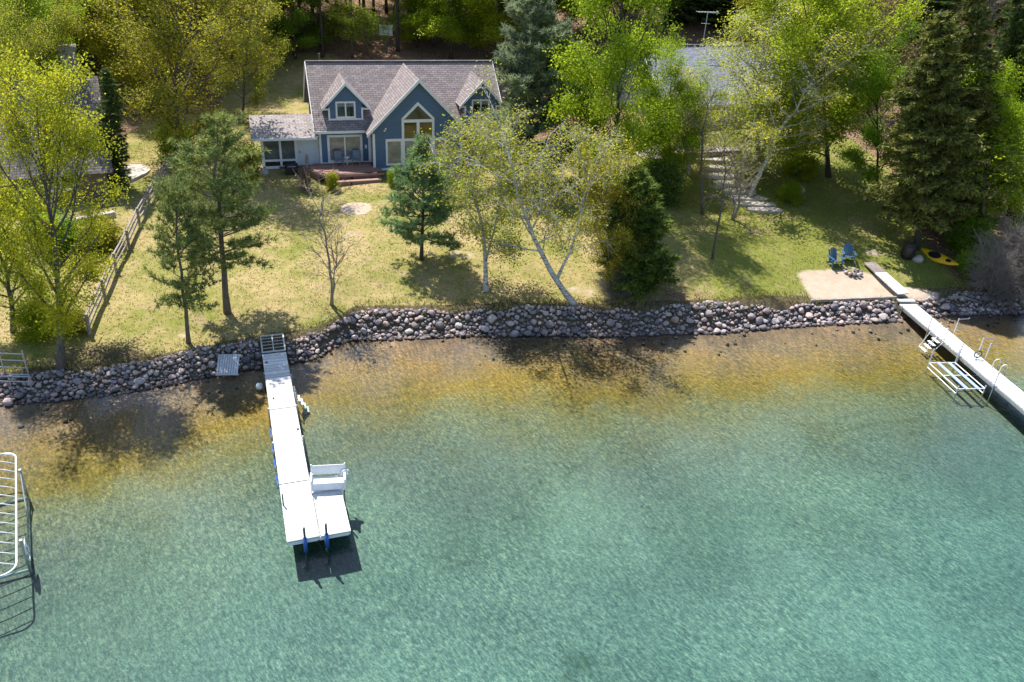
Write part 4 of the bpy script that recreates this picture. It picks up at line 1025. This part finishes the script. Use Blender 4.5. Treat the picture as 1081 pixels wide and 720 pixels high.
# bench
bx, by = dl(1.12, -12.55)
bn = thing('bench', 'white slatted bench with a backrest on the end platform of the white pier', 'bench', (bx, by, DZ), DRZ - .17)
bk = MB(); bk.slab([(0, .42, .55), (1.32, .42, .55), (1.32, .50, .92), (0, .50, .92)], .03); bk.build('backrest', M['white'], bn)
for k in range(2):
    MB().box(-.04, 1.36, -.02 + .21*k, .17 + .21*k, .42, .455).build('seat_slat', M['white'], bn)
fp = MB(); fp.box(.02, 1.3, -.0, .03, .1, .415); fp.box(.02, 1.3, .33, .36, .1, .415); fp.build('apron', M['board'], bn)
for x in (0, 1.27):
    MB().box(x, x + .05, -.06, .0, 0, .62).build('leg', M['white'], bn); MB().bar((x + .025, .43, 0), (x + .025, .54, .95), .05).build('leg', M['white'], bn)
    MB().box(x - .015, x + .065, -.1, .44, .623, .655).build('armrest', M['white'], bn)
t = thing('float_ring', 'small round white float hanging at the lake end of the white bench', 'float', dl(2.47, -12.35) + (DZ + .55,), DRZ)
rg = MB(); rg.tube([(.14*math.cos(a), 0, .14*math.sin(a)) for a in np.linspace(0, 2*PI, 15)], .05, 7); rg.build('ring', M['buoy_white'], t, True)
st_ = MB(); st_.tube([(0, 0, -.12), (-.05, .05, -.55)], .02, 6); st_.build('bracket', M['alu'], t)
# things by the pier
t = thing('mooring_float', 'white and dark mooring float on a stake beside the shore end of the white pier', 'float', at(274, 409, 0))
MB().ball((0, 0, .05), .17, 1, 1, 1.25, 12, 8).build('float_body', M['buoy_white'], t, True); MB().tube([(0, 0, -.5), (0, 0, .5)], .03, 6).build('stake', M['steel_dark'], t)
x, y, z = at(241, 386, .55)
t = thing('slatted_ramp', 'square grey slatted ramp panel lying on the stones left of the white pier', 'ramp', (x, y, .62), DRZ*.5)
t.rotation_euler = (math.radians(30), 0, math.radians(8))
for k in range(9): MB().box(-.5 + .113*k, -.5 + .113*k + .095, -.55, .55, 0, .03).build('slat', M['alu'], t)
rb = MB(); rb.box(-.52, .53, -.57, -.53, -.06, -.003); rb.box(-.52, .53, .53, .57, -.06, -.003); rb.box(-.52, .53, -.03, .03, -.06, -.003); rb.build('frame', M['white_pipe'], t)

# ------------------------------------------------------------------ long pale dock on the right
ER = math.atan2(.134, .991); EO = at(951.8, 322.6, .70)
EZ = .70
dock = thing('dock', 'long pale plank dock running out past the right edge of the photo', 'dock', (EO[0], EO[1], 0), ER)
def el(px, py, z):
    x, y, _ = at(px, py, z); x -= EO[0]; y -= EO[1]; c, s_ = math.cos(-ER), math.sin(-ER); return c*x - s_*y, s_*x + c*y
def ew(x, y):
    c, s_ = math.cos(ER), math.sin(ER); return EO[0] + c*x - s_*y, EO[1] + s_*x + c*y
EW = 1.06
ey = .25
for k in range(8):
    MB().box(0, EW, ey - 3.0 + .03, ey, EZ - .06, EZ).build('deck_section', M['plank_far'], dock, bevel=.008); ey -= 3.0
s = MB()
s.box(-.035, .015, ey, .2, EZ - .22, EZ - .063); s.box(EW - .015, EW + .035, ey, .2, EZ - .22, EZ - .063); s.build('frame', M['alu'], dock)
for y in (-.2, -3, -6, -9, -12, -15, -18):
    for x in (-.07, EW + .07):
        wx, wy = ew(x, y); MB().tube([(x, y, gz(wx, wy) - .3), (x, y, EZ + (.75 if (x < 0 and y < -2) else .1))], .025, 7).build('leg', M['alu'], dock)
sp = MB(); sp.box(-.02, EW - .04, .27, .62, EZ + .09, EZ + .16); sp.build('step', M['plank_far'], dock)
# boardwalk sections leading down over the grass
a = gp(917, 279); b = gp(955, 316)
bw = thing('boardwalk', 'narrow boardwalk of grey planks leading over the grass down to the pale dock', 'boardwalk', (0, 0, 0))
A = Vector((a[0], a[1], 0)); Bv = Vector((EO[0] + .35, EO[1] + .75, 0)); dv = (Bv - A)
for k in range(3):
    p = A + dv*(k/3); q = A + dv*((k + .96)/3)
    m = MB(); zp = (gz(A.x, A.y) + .12)*(1 - k/3) + 1.12*k/3; zq = (gz(A.x, A.y) + .12)*(1 - (k + .97)/3) + 1.12*(k + .97)/3
    m.bar((p.x, p.y, max(zp, gz(p.x, p.y) + .07)), (q.x, q.y, max(zq, gz(q.x, q.y) + .07)), .82, .07); m.build('deck_section', M['plank_far'] if k else M['deck_grey'], bw)
# water steps on the left side of the dock
x0, y0 = el(986, 358, EZ)
x0 = -.05
t = thing('boarding_ladder', 'metal boarding ladder with white treads on the side of the pale dock', 'ladder', ew(0, y0) + (0,), ER)
f = MB()
for yy in (-.32, .32):
    f.tube([(-.05, yy, EZ + .85), (-.05, yy, EZ - .1)], .02, 6); f.tube([(-.05, yy, EZ + .85), (-.35, yy, EZ + .75), (-.95, yy, .02), (-1.0, yy, -.5)], .02, 6); f.tube([(-.08, yy, EZ - .05), (-.85, yy, -.45)], .022, 6)
f.build('rail', M['white_pipe'], t)
for k in range(4): MB().box(-.38 - .19*k, -.22 - .19*k, -.3, .3, EZ - .1 - .18*k, EZ - .07 - .18*k).build('tread', M['white_pipe'], t)
# kayak rack arms on the far side
def rack_arm(px, py, label):
    x, y = el(px, py, EZ)
    t = thing('rack_arm', label, 'kayak rack', ew(EW + .1, y) + (0,), ER, 'rack arms along the far side of the pale dock')
    m = MB(); m.tube([(0, 0, -.2), (0, 0, EZ + .95)], .025, 7); m.build('post', M['white_pipe'], t)
    for z in (EZ + .9, EZ + .32):
        m = MB(); m.tube([(0, 0, z), (.62, .05, z), (.68, .05, z + .08)], .022, 6); m.build('arm', M['alu'], t)
rack_arm(1011, 352, 'two-armed metal rack post on the pale dock, nearest the shore')
rack_arm(1032, 373, 'two-armed metal rack post on the pale dock with a coil beside it')
rack_arm(1038, 379, 'two-armed metal rack post on the pale dock just shoreward of the grab hoops')
x, y = el(1035, 379, EZ)
t = thing('hose_reel', 'small coil of hose hung on a post on the pale dock', 'coil', ew(EW*.62, y) + (EZ,), ER)
m = MB(); m.tube([(.2*math.cos(a), 0, .3 + .2*math.sin(a)) for a in np.linspace(0, 2*PI, 15)], .035, 6); m.build('coil', M['steel_dark'], t, True)
m = MB(); m.tube([(0, .03, .0), (0, .03, .5)], .02, 6); m.build('post', M['alu'], t)
for i, (px, py) in enumerate(((1052, 388), (1058, 394))):
    x, y = el(px, py, EZ)
    t = thing('grab_hoop', 'white tubular grab hoop on the pale dock, the one %s the shore' % ('nearer' if i == 0 else 'farther from'), 'hoop', ew(EW - .1, y) + (EZ,), ER, 'grab hoops at the dock ladder')
    m = MB(); m.tube([(0, 0, 0), (0, 0, .38), (.1, 0, .5), (.26, 0, .5), (.36, 0, .38), (.36, 0, -.5)], .022, 7); m.build('hoop', M['white_pipe'], t, True)
    m = MB(); m.tube([(0, 0, 0), (0, 0, .02)], .05, 8); m.build('foot', M['alu'], t)
# kayak launch cradle on the near side
c0 = el(1024, 395, .35)
t = thing('launch_cradle', 'metal launch cradle with two blue bunk boards beside the pale dock', 'cradle', ew(-.95, c0[1]) + (0,), ER)
f = MB()
X0, X1, Y0, Y1 = -.75, .75, -1.3, 1.3
for a_, b_ in (((X0, Y0), (X1, Y0)), ((X1, Y0), (X1, Y1)), ((X1, Y1), (X0, Y1)), ((X0, Y1), (X0, Y0)), ((X0, 0), (X1, 0))): f.tube([(*a_, .28), (*b_, .28)], .03, 6)
f.tube([(X0, Y0, .0), (X0, Y1, .0)], .03, 6); f.tube([(X1, Y0, .0), (X1, Y1, .0)], .03, 6)
f.build('frame', M['white_pipe'], t)
for (xx, yy) in ((X0, Y0), (X0, Y1), (X1, Y0), (X1, Y1)):
    wx, wy = ew(-.95 + xx, c0[1] + yy); MB().tube([(xx, yy, gz(wx, wy) - .2), (xx, yy, 1.15 if yy > 0 else .45)], .028, 6).build('leg', M['white_pipe'], t)
for xx in (-.3, .32): MB().box(xx - .09, xx + .09, -1.45, 1.25, .315, .36).build('bunk_board', M['blue_board'], t)

# ------------------------------------------------------------------ boat lift frame at the left edge
p = Vector((-19.25, 25.15, 0)); q = Vector((-15.7, 18.95, 0)); L = (q - p).length
ax_ = math.atan2(q.y - p.y, q.x - p.x)
lift = thing('boat_lift', 'white pipe boat lift frame with curved ribs standing in the shallows', 'boat lift', (p.x, p.y, 0), ax_)
# local x runs along the lift, local y to the left of that = towards the right of the photo, so the lift extends to -y
W_ = 2.9; Z_ = .95
def rrect(x0, x1, y0, y1, r, z, n=5):
    pts = []
    for cx, cy, a0 in ((x1 - r, y1 - r, 0), (x0 + r, y1 - r, PI/2), (x0 + r, y0 + r, PI), (x1 - r, y0 + r, 1.5*PI)):
        for k in range(n + 1): a = a0 + PI/2*k/n; pts.append((cx + r*math.cos(a), cy + r*math.sin(a), z))
    return pts + [pts[0]]
MB().tube(rrect(0, L, -W_, 0, .45, Z_), .034, 8).build('canopy_rail', M['white_pipe'], lift, True)
for k in range(13):
    x = .35 + (L - .7)*k/12
    MB().tube([(x, -W_*u, Z_ + .55*math.sin(PI*u)) for u in np.linspace(0, 1, 11)], .021, 6).build('rib', M['white_pipe'], lift, True)
MB().tube([(.35, -W_/2, Z_ + .55), (L - .35, -W_/2, Z_ + .55)], .03, 6).build('ridge_pipe', M['white_pipe'], lift)
for xx in (1.3, L - 1.6):
    for yy in (.12, -W_ - .12): MB().tube([(xx, yy, -1.4), (xx, yy, Z_ - .02)], .05, 8).build('leg', M['alu'], lift)
    MB().tube([(xx, .12, -.45), (xx, -W_ - .12, -.45)], .05, 8).build('cross_beam', M['alu'], lift)
for yy in (.12, -W_ - .12):
    MB().tube([(1.3, yy, -.35), (L - 1.6, yy, -.35)], .05, 8).build('side_beam', M['alu'], lift); MB().tube([(1.3, yy, Z_ - .1), (3.0, yy, -.3)], .025, 6).build('brace', M['alu'], lift); MB().tube([(L - 1.6, yy, Z_ - .1), (L - 3.1, yy, -.3)], .025, 6).build('brace', M['alu'], lift)
m = MB(); m.tube([(L - 1.6 + .42*math.cos(a), .22, .45 + .42*math.sin(a)) for a in np.linspace(0, 2*PI, 21)], .025, 6)
for a in np.linspace(0, PI, 4)[:3]: m.tube([(L - 1.6 + .42*math.cos(a), .22, .45 + .42*math.sin(a)), (L - 1.6 - .42*math.cos(a), .22, .45 - .42*math.sin(a))], .015, 5)
m.build('winch_wheel', M['alu'], lift, True)
# ------------------------------------------------------------------ fence, rails, walls and small things
FP = [(95, 353), (111, 316), (123, 287), (136.5, 262), (147.5, 238), (158, 219), (168, 201), (177, 186), (195, 171)]
fp_ = [gp(*q) for q in FP]
fence = thing('rail_fence', 'weathered three-rail wooden fence climbing the left side of the lawn', 'fence', (fp_[0][0], fp_[0][1], 0))
loc = [Vector((x - fp_[0][0], y - fp_[0][1], z)) for x, y, z in fp_]
for v in loc: MB().tube([(v.x, v.y, v.z - .3), (v.x + .02, v.y, v.z + 1.15)], .085, 7).build('post', M['wood_grey'], fence)
fr_ = random.Random(3)
for a, b in zip(loc, loc[1:]):
    d = (b - a).normalized(); n = Vector((-d.y, d.x, 0))*.05
    for h in (.32, .66, 1.0):
        MB().tube([a + n - d*.12 + Vector((0, 0, h + fr_.uniform(-.04, .04))), (a + b)/2 + n + Vector((0, 0, h + fr_.uniform(-.03, .03))), b + n + d*.12 + Vector((0, 0, h + fr_.uniform(-.04, .04)))], .058, 6).build('rail', M['wood_grey'], fence)
# pipe railing at far left
a = gp(33, 401)
pr = thing('pipe_railing', 'grey metal pipe railing sections stored on the bank at the left edge', 'railing', a, .12)
for k in range(4): MB().tube([(-.05 - 1.05*k, .1*k, -.2), (-.05 - 1.05*k, .1*k, 1.55 - .1*(k % 2))], .035, 7).build('post', M['alu'], pr)
for h in (.25, .62, 1.0, 1.35): MB().tube([(.0, 0, h), (-3.4, .3, h + .03)], .028, 6).build('rail', M['alu'], pr)
pr2 = thing('pipe_railing', 'lower grey pipe railing standing nearest the stones at the left edge', 'railing', gp(34, 412), .1)
for k in range(5): MB().tube([(-.9*k, .05*k, -.3), (-.9*k, .05*k, .75)], .03, 7).build('post', M['alu'], pr2)
for h in (.1, .45, .72): MB().tube([(.1, 0, h), (-3.9, .2, h)], .026, 6).build('rail', M['alu'], pr2)
# low stone wall
sw = thing('stone_wall', 'low curved wall of pale stone slabs below the brown-roofed house', 'wall', (0, 0, 0))
wp = [(122, 228), (112, 230), (101, 232), (90, 234), (78, 236), (66, 238), (54, 241), (42, 245), (30, 250)]
wq = [gp(*q) for q in wp]
for (xa, ya, za), (xb, yb_, zb) in zip(wq, wq[1:]):
    MB().bar((xa, ya, za + .12), (xb + .03, yb_, zb + .12), .42, .45).build('stone_slab', M['stone'], sw, bevel=.04)
pt = MB(); pc = gp(137, 183)
pt.plate([(pc[0] + 1.2*math.cos(a)*(1 + .15*math.sin(3*a)) - .2*math.sin(a), pc[1] + 1.9*math.sin(a)) for a in np.linspace(0, 2*PI, 15)[:-1]], pc[2] - .2, pc[2] + .12)
tag(pt.build('patio_slab', M['concrete'], None, bevel=.03), 'pale concrete slab at the gable of the brown-roofed house', 'patio')
def boulder(px, py, r, label):
    x, y, z = gp(px, py); m = MB(); m.ball((0, 0, 0), r, 1.15, .95, .75, 12, 8); rr = random.Random(px)
    m.v = [tuple(c*(1 + .12*math.sin(3*vx/r + px) + .06*rr.uniform(-1, 1)) for c in (vx, vy, vz)) for vx, vy, vz in m.v]
    o = m.build('boulder', M['stone'], None, True); o.location = (x, y, z + r*.3); tag(o, label, 'boulder')
boulder(168, 109, .95, 'large pale boulder at the edge of the left neighbour\'s yard')
boulder(843, 203, .45, 'flat pale boulder in the grass right of the stone steps')
boulder(276, 184, .45, 'rounded boulder beside the left corner of the glass porch')
boulder(968, 275, .35, 'pale stone at the foot of the spruce by the kayak')
x, y, z = gp(148, 122)
t = thing('garden_bin', 'teal bin with a yellow lid on the far grass of the left neighbour\'s yard', 'bin', (x, y, z))
MB().tube([(0, 0, 0), (0, 0, .75)], [.36, .45], 12).build('bin_body', M['teal'], t, True); MB().tube([(0, 0, .76), (0, 0, .86), (0, 0, 1.0)], [.8, .74, .2], 14).build('lid', M['yellow'], t, True)
# board on a post in the woods
x, y, z = gp(408, 58)
t = thing('backboard', 'small pale framed board on a post among the bare pine trunks', 'board', (x, y, z), .1)
zt_ = atY(408, 32, y)[2] - z
MB().tube([(0, .1, -.2), (0, .1, zt_)], .05, 6).build('pole', M['steel_dark'], t)
MB().box(-.65, .65, -.03, .03, zt_ - .5, zt_ + .5).build('panel', M['board'], t)
f = MB(); f.box(-.3, .3, -.045, -.033, zt_ - .3, zt_ - .25); f.box(-.3, .3, -.045, -.033, zt_ + .15, zt_ + .2); f.box(-.3, -.25, -.046, -.033, zt_ - .25, zt_ + .15); f.box(.25, .3, -.046, -.033, zt_ - .25, zt_ + .15); f.build('painted_frame', M['slate_siding'], t)
# adirondack chairs, fire pit
def adirondack(px, py, rz, label):
    x, y, z = gp(px, py)
    t = thing('adirondack_chair', label, 'chair', (x, y, z), rz, 'blue slatted chairs by the fire pit')
    s = MB(); s.slab([(-.28, -.35, .40), (.28, -.35, .40), (.28, .22, .26), (-.28, .22, .26)], .03); s.build('seat', M['teal_dark'], t)
    b = MB()
    for k in range(5):
        xx = -.26 + .108*k; h = 1.05 - .05*abs(k - 2)**1.5
        b.slab([(xx, .18, .25), (xx + .095, .18, .25), (xx*1.12 + .103, .50, h), (xx*1.12, .50, h)], .025)
    b.build('backrest', M['teal_dark'], t)
    for sx in (-1, 1):
        MB().box(sx*.37 - .07, sx*.37 + .07, -.42, .36, .56, .585).build('armrest', M['teal_dark'], t)
        MB().box(sx*.34 - .03, sx*.34 + .03, -.38, -.28, 0, .555).build('leg', M['teal_dark'], t)
        MB().bar((sx*.31, -.3, .36), (sx*.31, .55, .02), .04, .12).build('leg', M['teal_dark'], t)
adirondack(880, 280, .25, 'blue slatted garden chair by the fire pit, the left one of the pair')
adirondack(894, 275, -.15, 'blue slatted garden chair by the fire pit, the one nearer the boardwalk')
x, y, z = gp(900, 288)
t = thing('fire_pit', 'ring of dark stones round an ash bed before the two blue chairs', 'fire pit', (x, y, z))
MB().tube([(0, 0, -.1), (0, 0, .04)], .42, 14).build('ash_bed', M['ash'], t)
for k in range(11):
    a = 2*PI*k/11; MB().ball((.5*math.cos(a), .5*math.sin(a), .08), .13, 1, 1, .8, 8, 5).build('stone', M['rock'], t, True)
for k in range(3): MB().tube([(-.25 + .1*k, -.3, .08), (.2 - .1*k, .25, .14)], .04, 6).build('log', M['wood_grey'], t)
# kayak leaning beyond the tree foot
a = gp(972, 262); b = gp(1001, 284)
v = Vector((b[0] - a[0], b[1] - a[1], 0)); Lk = 3.5
t = thing('kayak', 'yellow kayak lying on the ground beside the spruce trunk', 'kayak', ((a[0] + b[0])/2, (a[1] + b[1])/2, gz((a[0] + b[0])/2, (a[1] + b[1])/2) + .16), math.atan2(v.y, v.x))
t.rotation_euler.x = math.radians(38)
hv = MB(); n = 14; k_ = 12
for i in range(n + 1):
    u = i/n; w = .36*max(.02, math.sin(PI*u))**.7; h = .20*max(.05, math.sin(PI*u))**.45
    for j in range(k_):
        a_ = 2*PI*j/k_; hv.v.append(((u - .5)*Lk, w*math.cos(a_), h*math.sin(a_)*(1 if math.sin(a_) < 0 else .75) + .16*(2*u - 1)**4))
for i in range(n):
    for j in range(k_): hv.f.append((i*k_ + j, i*k_ + (j+1) % k_, (i+1)*k_ + (j+1) % k_, (i+1)*k_ + j))
hv.f.append(tuple(range(k_ - 1, -1, -1))); hv.f.append(tuple(n*k_ + j for j in range(k_)))
hv.build('hull', M['yellow'], t, True)
ck = MB(); ck.tube([(.42*math.cos(a_), .23*math.sin(a_), .165) for a_ in np.linspace(0, 2*PI, 17)], .025, 6); ck.build('cockpit_rim', M['black'], t, True)
ck = MB(); ck.plate([(.42*math.cos(a_), .23*math.sin(a_)) for a_ in np.linspace(0, 2*PI, 17)[:-1]], .152, .16); ck.build('cockpit', M['black'], t)
hc = MB(); hc.plate([(1.0 + .2*math.cos(a_), .13*math.sin(a_)) for a_ in np.linspace(0, 2*PI, 13)[:-1]], .142, .155); hc.build('hatch', M['black'], t)
x, y, z = gp(957, 272)
t = thing('barrel', 'black barrel standing at the foot of the spruce beside the kayak', 'barrel', (x, y, z))
MB().tube([(0, 0, 0), (0, 0, .2), (0, 0, .75), (0, 0, .95)], [.36, .42, .42, .36], 14).build('drum', M['black'], t, True)
m = MB(); m.tube([(0, 0, .955), (0, 0, .985)], .38, 14); m.build('lid', M['steel_dark'], t)
# beach edging timber
a = (17.6, float(shore(17.6)) + 1.2); b = (23.3, float(shore(23.3)) + 1.2)
m = MB(); m.bar((a[0], a[1], gz(a[0], a[1]) + .06), (b[0], b[1], gz(b[0], b[1]) + .06), .12, .16)
tag(m.build('timber_edging', M['wood_grey'], None), 'long grey timber edging the sand patch above the stones', 'timber')
for i, (p_, q_, lab) in enumerate((((1000, 318), (1030, 322), 'bleached driftwood log on the stones under the bare brush'), ((1046, 322), (1078, 316), 'grey root log lying in the far right corner of the bank'))):
    a = gp(*p_); b = gp(*q_)
    m = MB(); m.tube([(0, 0, .25), ((b[0]-a[0])*.5, (b[1]-a[1])*.5 + .1, (b[2]-a[2])*.5 + .35), (b[0]-a[0], b[1]-a[1], b[2]-a[2] + .25)], [.12, .1, .06], 7)
    o = m.build('driftwood_log', M['bark_grey'], None, True); o.location = a; tag(o, lab, 'log')

# ------------------------------------------------------------------ stones of the bank
def rock_mesh(seed):
    r = np.random.default_rng(seed); m = MB(); m.ball((0, 0, 0), 1, 1, 1, 1, 9, 6)
    Vv = np.array(m.v); sc = np.array([1, r.uniform(.68, .95), r.uniform(.55, .8)])
    for k in range(9):
        d = r.normal(size=3); d /= np.linalg.norm(d); c = r.uniform(.5, .82)
        h = Vv @ d; Vv -= np.outer(np.maximum(h - c, 0)*.85, d)
    Vv *= 1 + .03*r.normal(size=(len(Vv), 1)); m.v = [tuple(v) for v in Vv*sc]
    return m
RM = [rock_mesh(k) for k in range(14)]
RME = [m.mesh('boulder', M['rock'], False) for m in RM]
rr = np.random.default_rng(77); cand = []
grid = {}
def try_rock(x, s, r, lay):
    y = float(shore(x)) + s
    lx, ly = x - DO[0], y - DO[1]; c, s_ = math.cos(-DRZ), math.sin(-DRZ); qx, qy = c*lx - s_*ly, s_*lx + c*ly
    if -.12 < qx < 1.28 and qy < -.1: return
    lx, ly = x - EO[0], y - EO[1]; c, s_ = math.cos(-ER), math.sin(-ER); qx, qy = c*lx - s_*ly, s_*lx + c*ly
    if -.15 < qx < EW + .15 and qy < .9: return
    for i in range(int(x*2) - 2, int(x*2) + 3):
        for j in range(int(y*2) - 2, int(y*2) + 3):
            for (a, b, q) in grid.get((i, j), ()):
                if (a - x)**2 + (b - y)**2 < (.64*(q + r))**2: return
    grid.setdefault((int(x*2), int(y*2)), []).append((x, y, r)); cand.append((x, y, r))
for pas, (n, lo, hi) in enumerate(((70, .27, .36), (1500, .155, .25), (12000, .115, .18), (50000, .06, .11))):
    for _ in range(n):
        x = rr.uniform(-25, 33); wdt = (1.15 if x < 13 else .95) + .18*math.sin(x*.7) + .1*math.sin(x*2.3) + (.25 if x < -13 else 0)
        if 24.8 < x < 29 and rr.uniform() < .3: continue
        s = rr.uniform(-.25, wdt); r = rr.uniform(lo, hi)*(1.0 if x > -9 else .85)
        if pas < 2 and s > wdt - .25: continue
        try_rock(x, s, r, pas)
for _ in range(110):
    x = rr.uniform(-24, 31); try_rock(x, -.2 - abs(rr.normal())*1.1, rr.uniform(.05, .15), 9)
def seg(x):
    if x < -12.5: return 'left of the white pier'
    if x < -4.5: return 'between the white pier and the young blue-green pine'
    if x < 4.5: return 'below the two birches'
    if x < 14.5: return 'between the cedar and the sand patch'
    return 'below the sand patch and beside the pale dock'
big = sorted(range(len(cand)), key=lambda i: -cand[i][2]/cand[i][1])[:295]
bigset = set(big); rest_v, rest_f, off = [], [], 0
for i, (x, y, r) in enumerate(cand):
    z = gz(x, y) + r*rr.uniform(.1, .75); e = (rr.uniform(-.4, .4), rr.uniform(-.4, .4), rr.uniform(0, 6.28)); k = int(rr.integers(0, 14))
    if i in bigset:
        o = link('boulder', RME[k]); o.location = (x, y, z); o.rotation_euler = e; o.scale = (r, r, r)
        tag(o, 'large rounded stone in the rock bank ' + seg(x), 'stone', 'large stones of the rock bank')
    else:
        Rm = np.array(Matrix.Translation((0, 0, 0)).to_3x3() @ __import__('mathutils').Euler(e).to_matrix())
        v = (np.array(RM[k].v)*r) @ Rm.T + np.array([x, y, z]); rest_v.append(v)
        rest_f += [tuple(a + off for a in f) for f in RM[k].f]; off += len(v)
m = MB(); m.v = [tuple(q) for q in np.concatenate(rest_v)]; m.f = rest_f
tag(m.build('rubble', M['rock'], None, False), 'smaller stones filling the rock bank along the waterline', 'stones', kind='stuff')
print('ROCKS', len(cand))

# ------------------------------------------------------------------ grass blades
def grass_mat(name, a, b):
    t = NT(name); c = t.mix(t.island(), a, b)
    d = t.principled(c, .7, Specular_IOR_Level=.2); tr = t.n('ShaderNodeBsdfTranslucent', Color=c)
    return t.done(t.n('ShaderNodeMixShader', i0=.35, i1=d, i2=tr.outputs[0]).outputs[0])
M['grass'] = grass_mat('grass_blades', (.13, .145, .028), (.42, .345, .15))
r = np.random.default_rng(4); n = 85000
X = r.uniform(-30, 32, n); Y = r.uniform(31, 72, n); s = Y - shore(X)
f_, sd_, so_ = zones(X, Y); k = (s > .95) & (f_ < .5) & (sd_ < .4)
c, s_ = math.cos(-HYAW), math.sin(-HYAW); hx_, hy_ = c*(X - HX) - s_*(Y - HY), s_*(X - HX) + c*(Y - HY)
k &= ~((hx_ > -3.8) & (hx_ < 14.5) & (hy_ > -1.5) & (hy_ < 9)) & ~((hx_ > -.6) & (hx_ < 4.8) & (hy_ > -3.8) & (hy_ <= -1.5))
cl = .5 + .5*wob(X, Y, 1.7); k &= r.uniform(0, 1, n) < np.clip(.35 + .45*cl + .6*(s < 2.6), 0, 1)
X, Y, s = X[k], Y[k], s[k]; Z = ground_z(X, Y); nb_ = 3
P = np.repeat(np.stack([X, Y, Z], 1), nb_, 0) + np.concatenate([r.normal(size=(len(X)*nb_, 2))*.05, np.zeros((len(X)*nb_, 1))], 1)
hgt_ = np.repeat(np.where(s < 2.2, .19, .065), nb_)[:, None]*r.uniform(.5, 1.4, (len(P), 1))
d = r.normal(size=(len(P), 3))*np.array([.5, .5, 0]) + np.array([0, 0, 1]); a = r.uniform(0, 6.28, len(P)); w = np.stack([np.cos(a), np.sin(a), 0*a], 1)*.022
Vv = np.stack([P - w, P + w, P + d*hgt_], 1).reshape(-1, 3)
tag(link('grass', fastmesh('grass', Vv, np.arange(len(Vv)).reshape(-1, 3), M['grass'])), 'short dry spring grass on the lawns', 'grass', kind='stuff')
# ------------------------------------------------------------------ light, sky, camera
SUN = Vector((-.63, .775, 0)).normalized(); EL = math.radians(61)
sd = Vector((SUN.x*math.cos(EL), SUN.y*math.cos(EL), math.sin(EL)))
l = bpy.data.lights.new('sun', 'SUN'); l.energy = 5.0; l.angle = math.radians(.53); l.color = (1, .95, .87)
lo = link('sun', l); lo.rotation_euler = sd.to_track_quat('Z', 'Y').to_euler(); lo.location = (0, 0, 60)
w = bpy.data.worlds.new('World'); scene.world = w; w.use_nodes = True
nt = w.node_tree; nt.nodes.clear()
sky = nt.nodes.new('ShaderNodeTexSky'); sky.sky_type = 'NISHITA'; sky.sun_disc = False
sky.sun_elevation = EL; sky.sun_rotation = math.atan2(SUN.x, SUN.y); sky.air_density = 1.0; sky.dust_density = .6
bg = nt.nodes.new('ShaderNodeBackground'); bg.inputs['Strength'].default_value = .125
ou = nt.nodes.new('ShaderNodeOutputWorld'); nt.links.new(sky.outputs[0], bg.inputs[0]); nt.links.new(bg.outputs[0], ou.inputs[0])
cam = bpy.data.cameras.new('camera'); cam.sensor_width = 36; cam.sensor_fit = 'HORIZONTAL'; cam.lens = 36*FPX/1081; cam.clip_start = .5; cam.clip_end = 900
co = link('camera', cam)
co.matrix_world = Matrix.Translation((0, 0, CAMZ)) @ Matrix.Rotation(PI/2 - PITCH, 4, 'X') @ Matrix.Rotation(ROLL, 4, 'Z')
scene.camera = co
scene.render.resolution_x, scene.render.resolution_y = 1024, 682
vs = scene.view_settings; scene.display_settings.display_device = 'sRGB'
vs.view_transform = 'Standard'; vs.look = 'None'; vs.exposure = .87; vs.gamma = 1; vs.use_curve_mapping = False
scene.render.engine = 'CYCLES'
cy = scene.cycles
cy.use_denoising = True; cy.max_bounces = 6; cy.diffuse_bounces = 4; cy.glossy_bounces = 3; cy.transmission_bounces = 3; cy.transparent_max_bounces = 8; cy.volume_bounces = 0
cy.caustics_reflective = False; cy.caustics_refractive = False
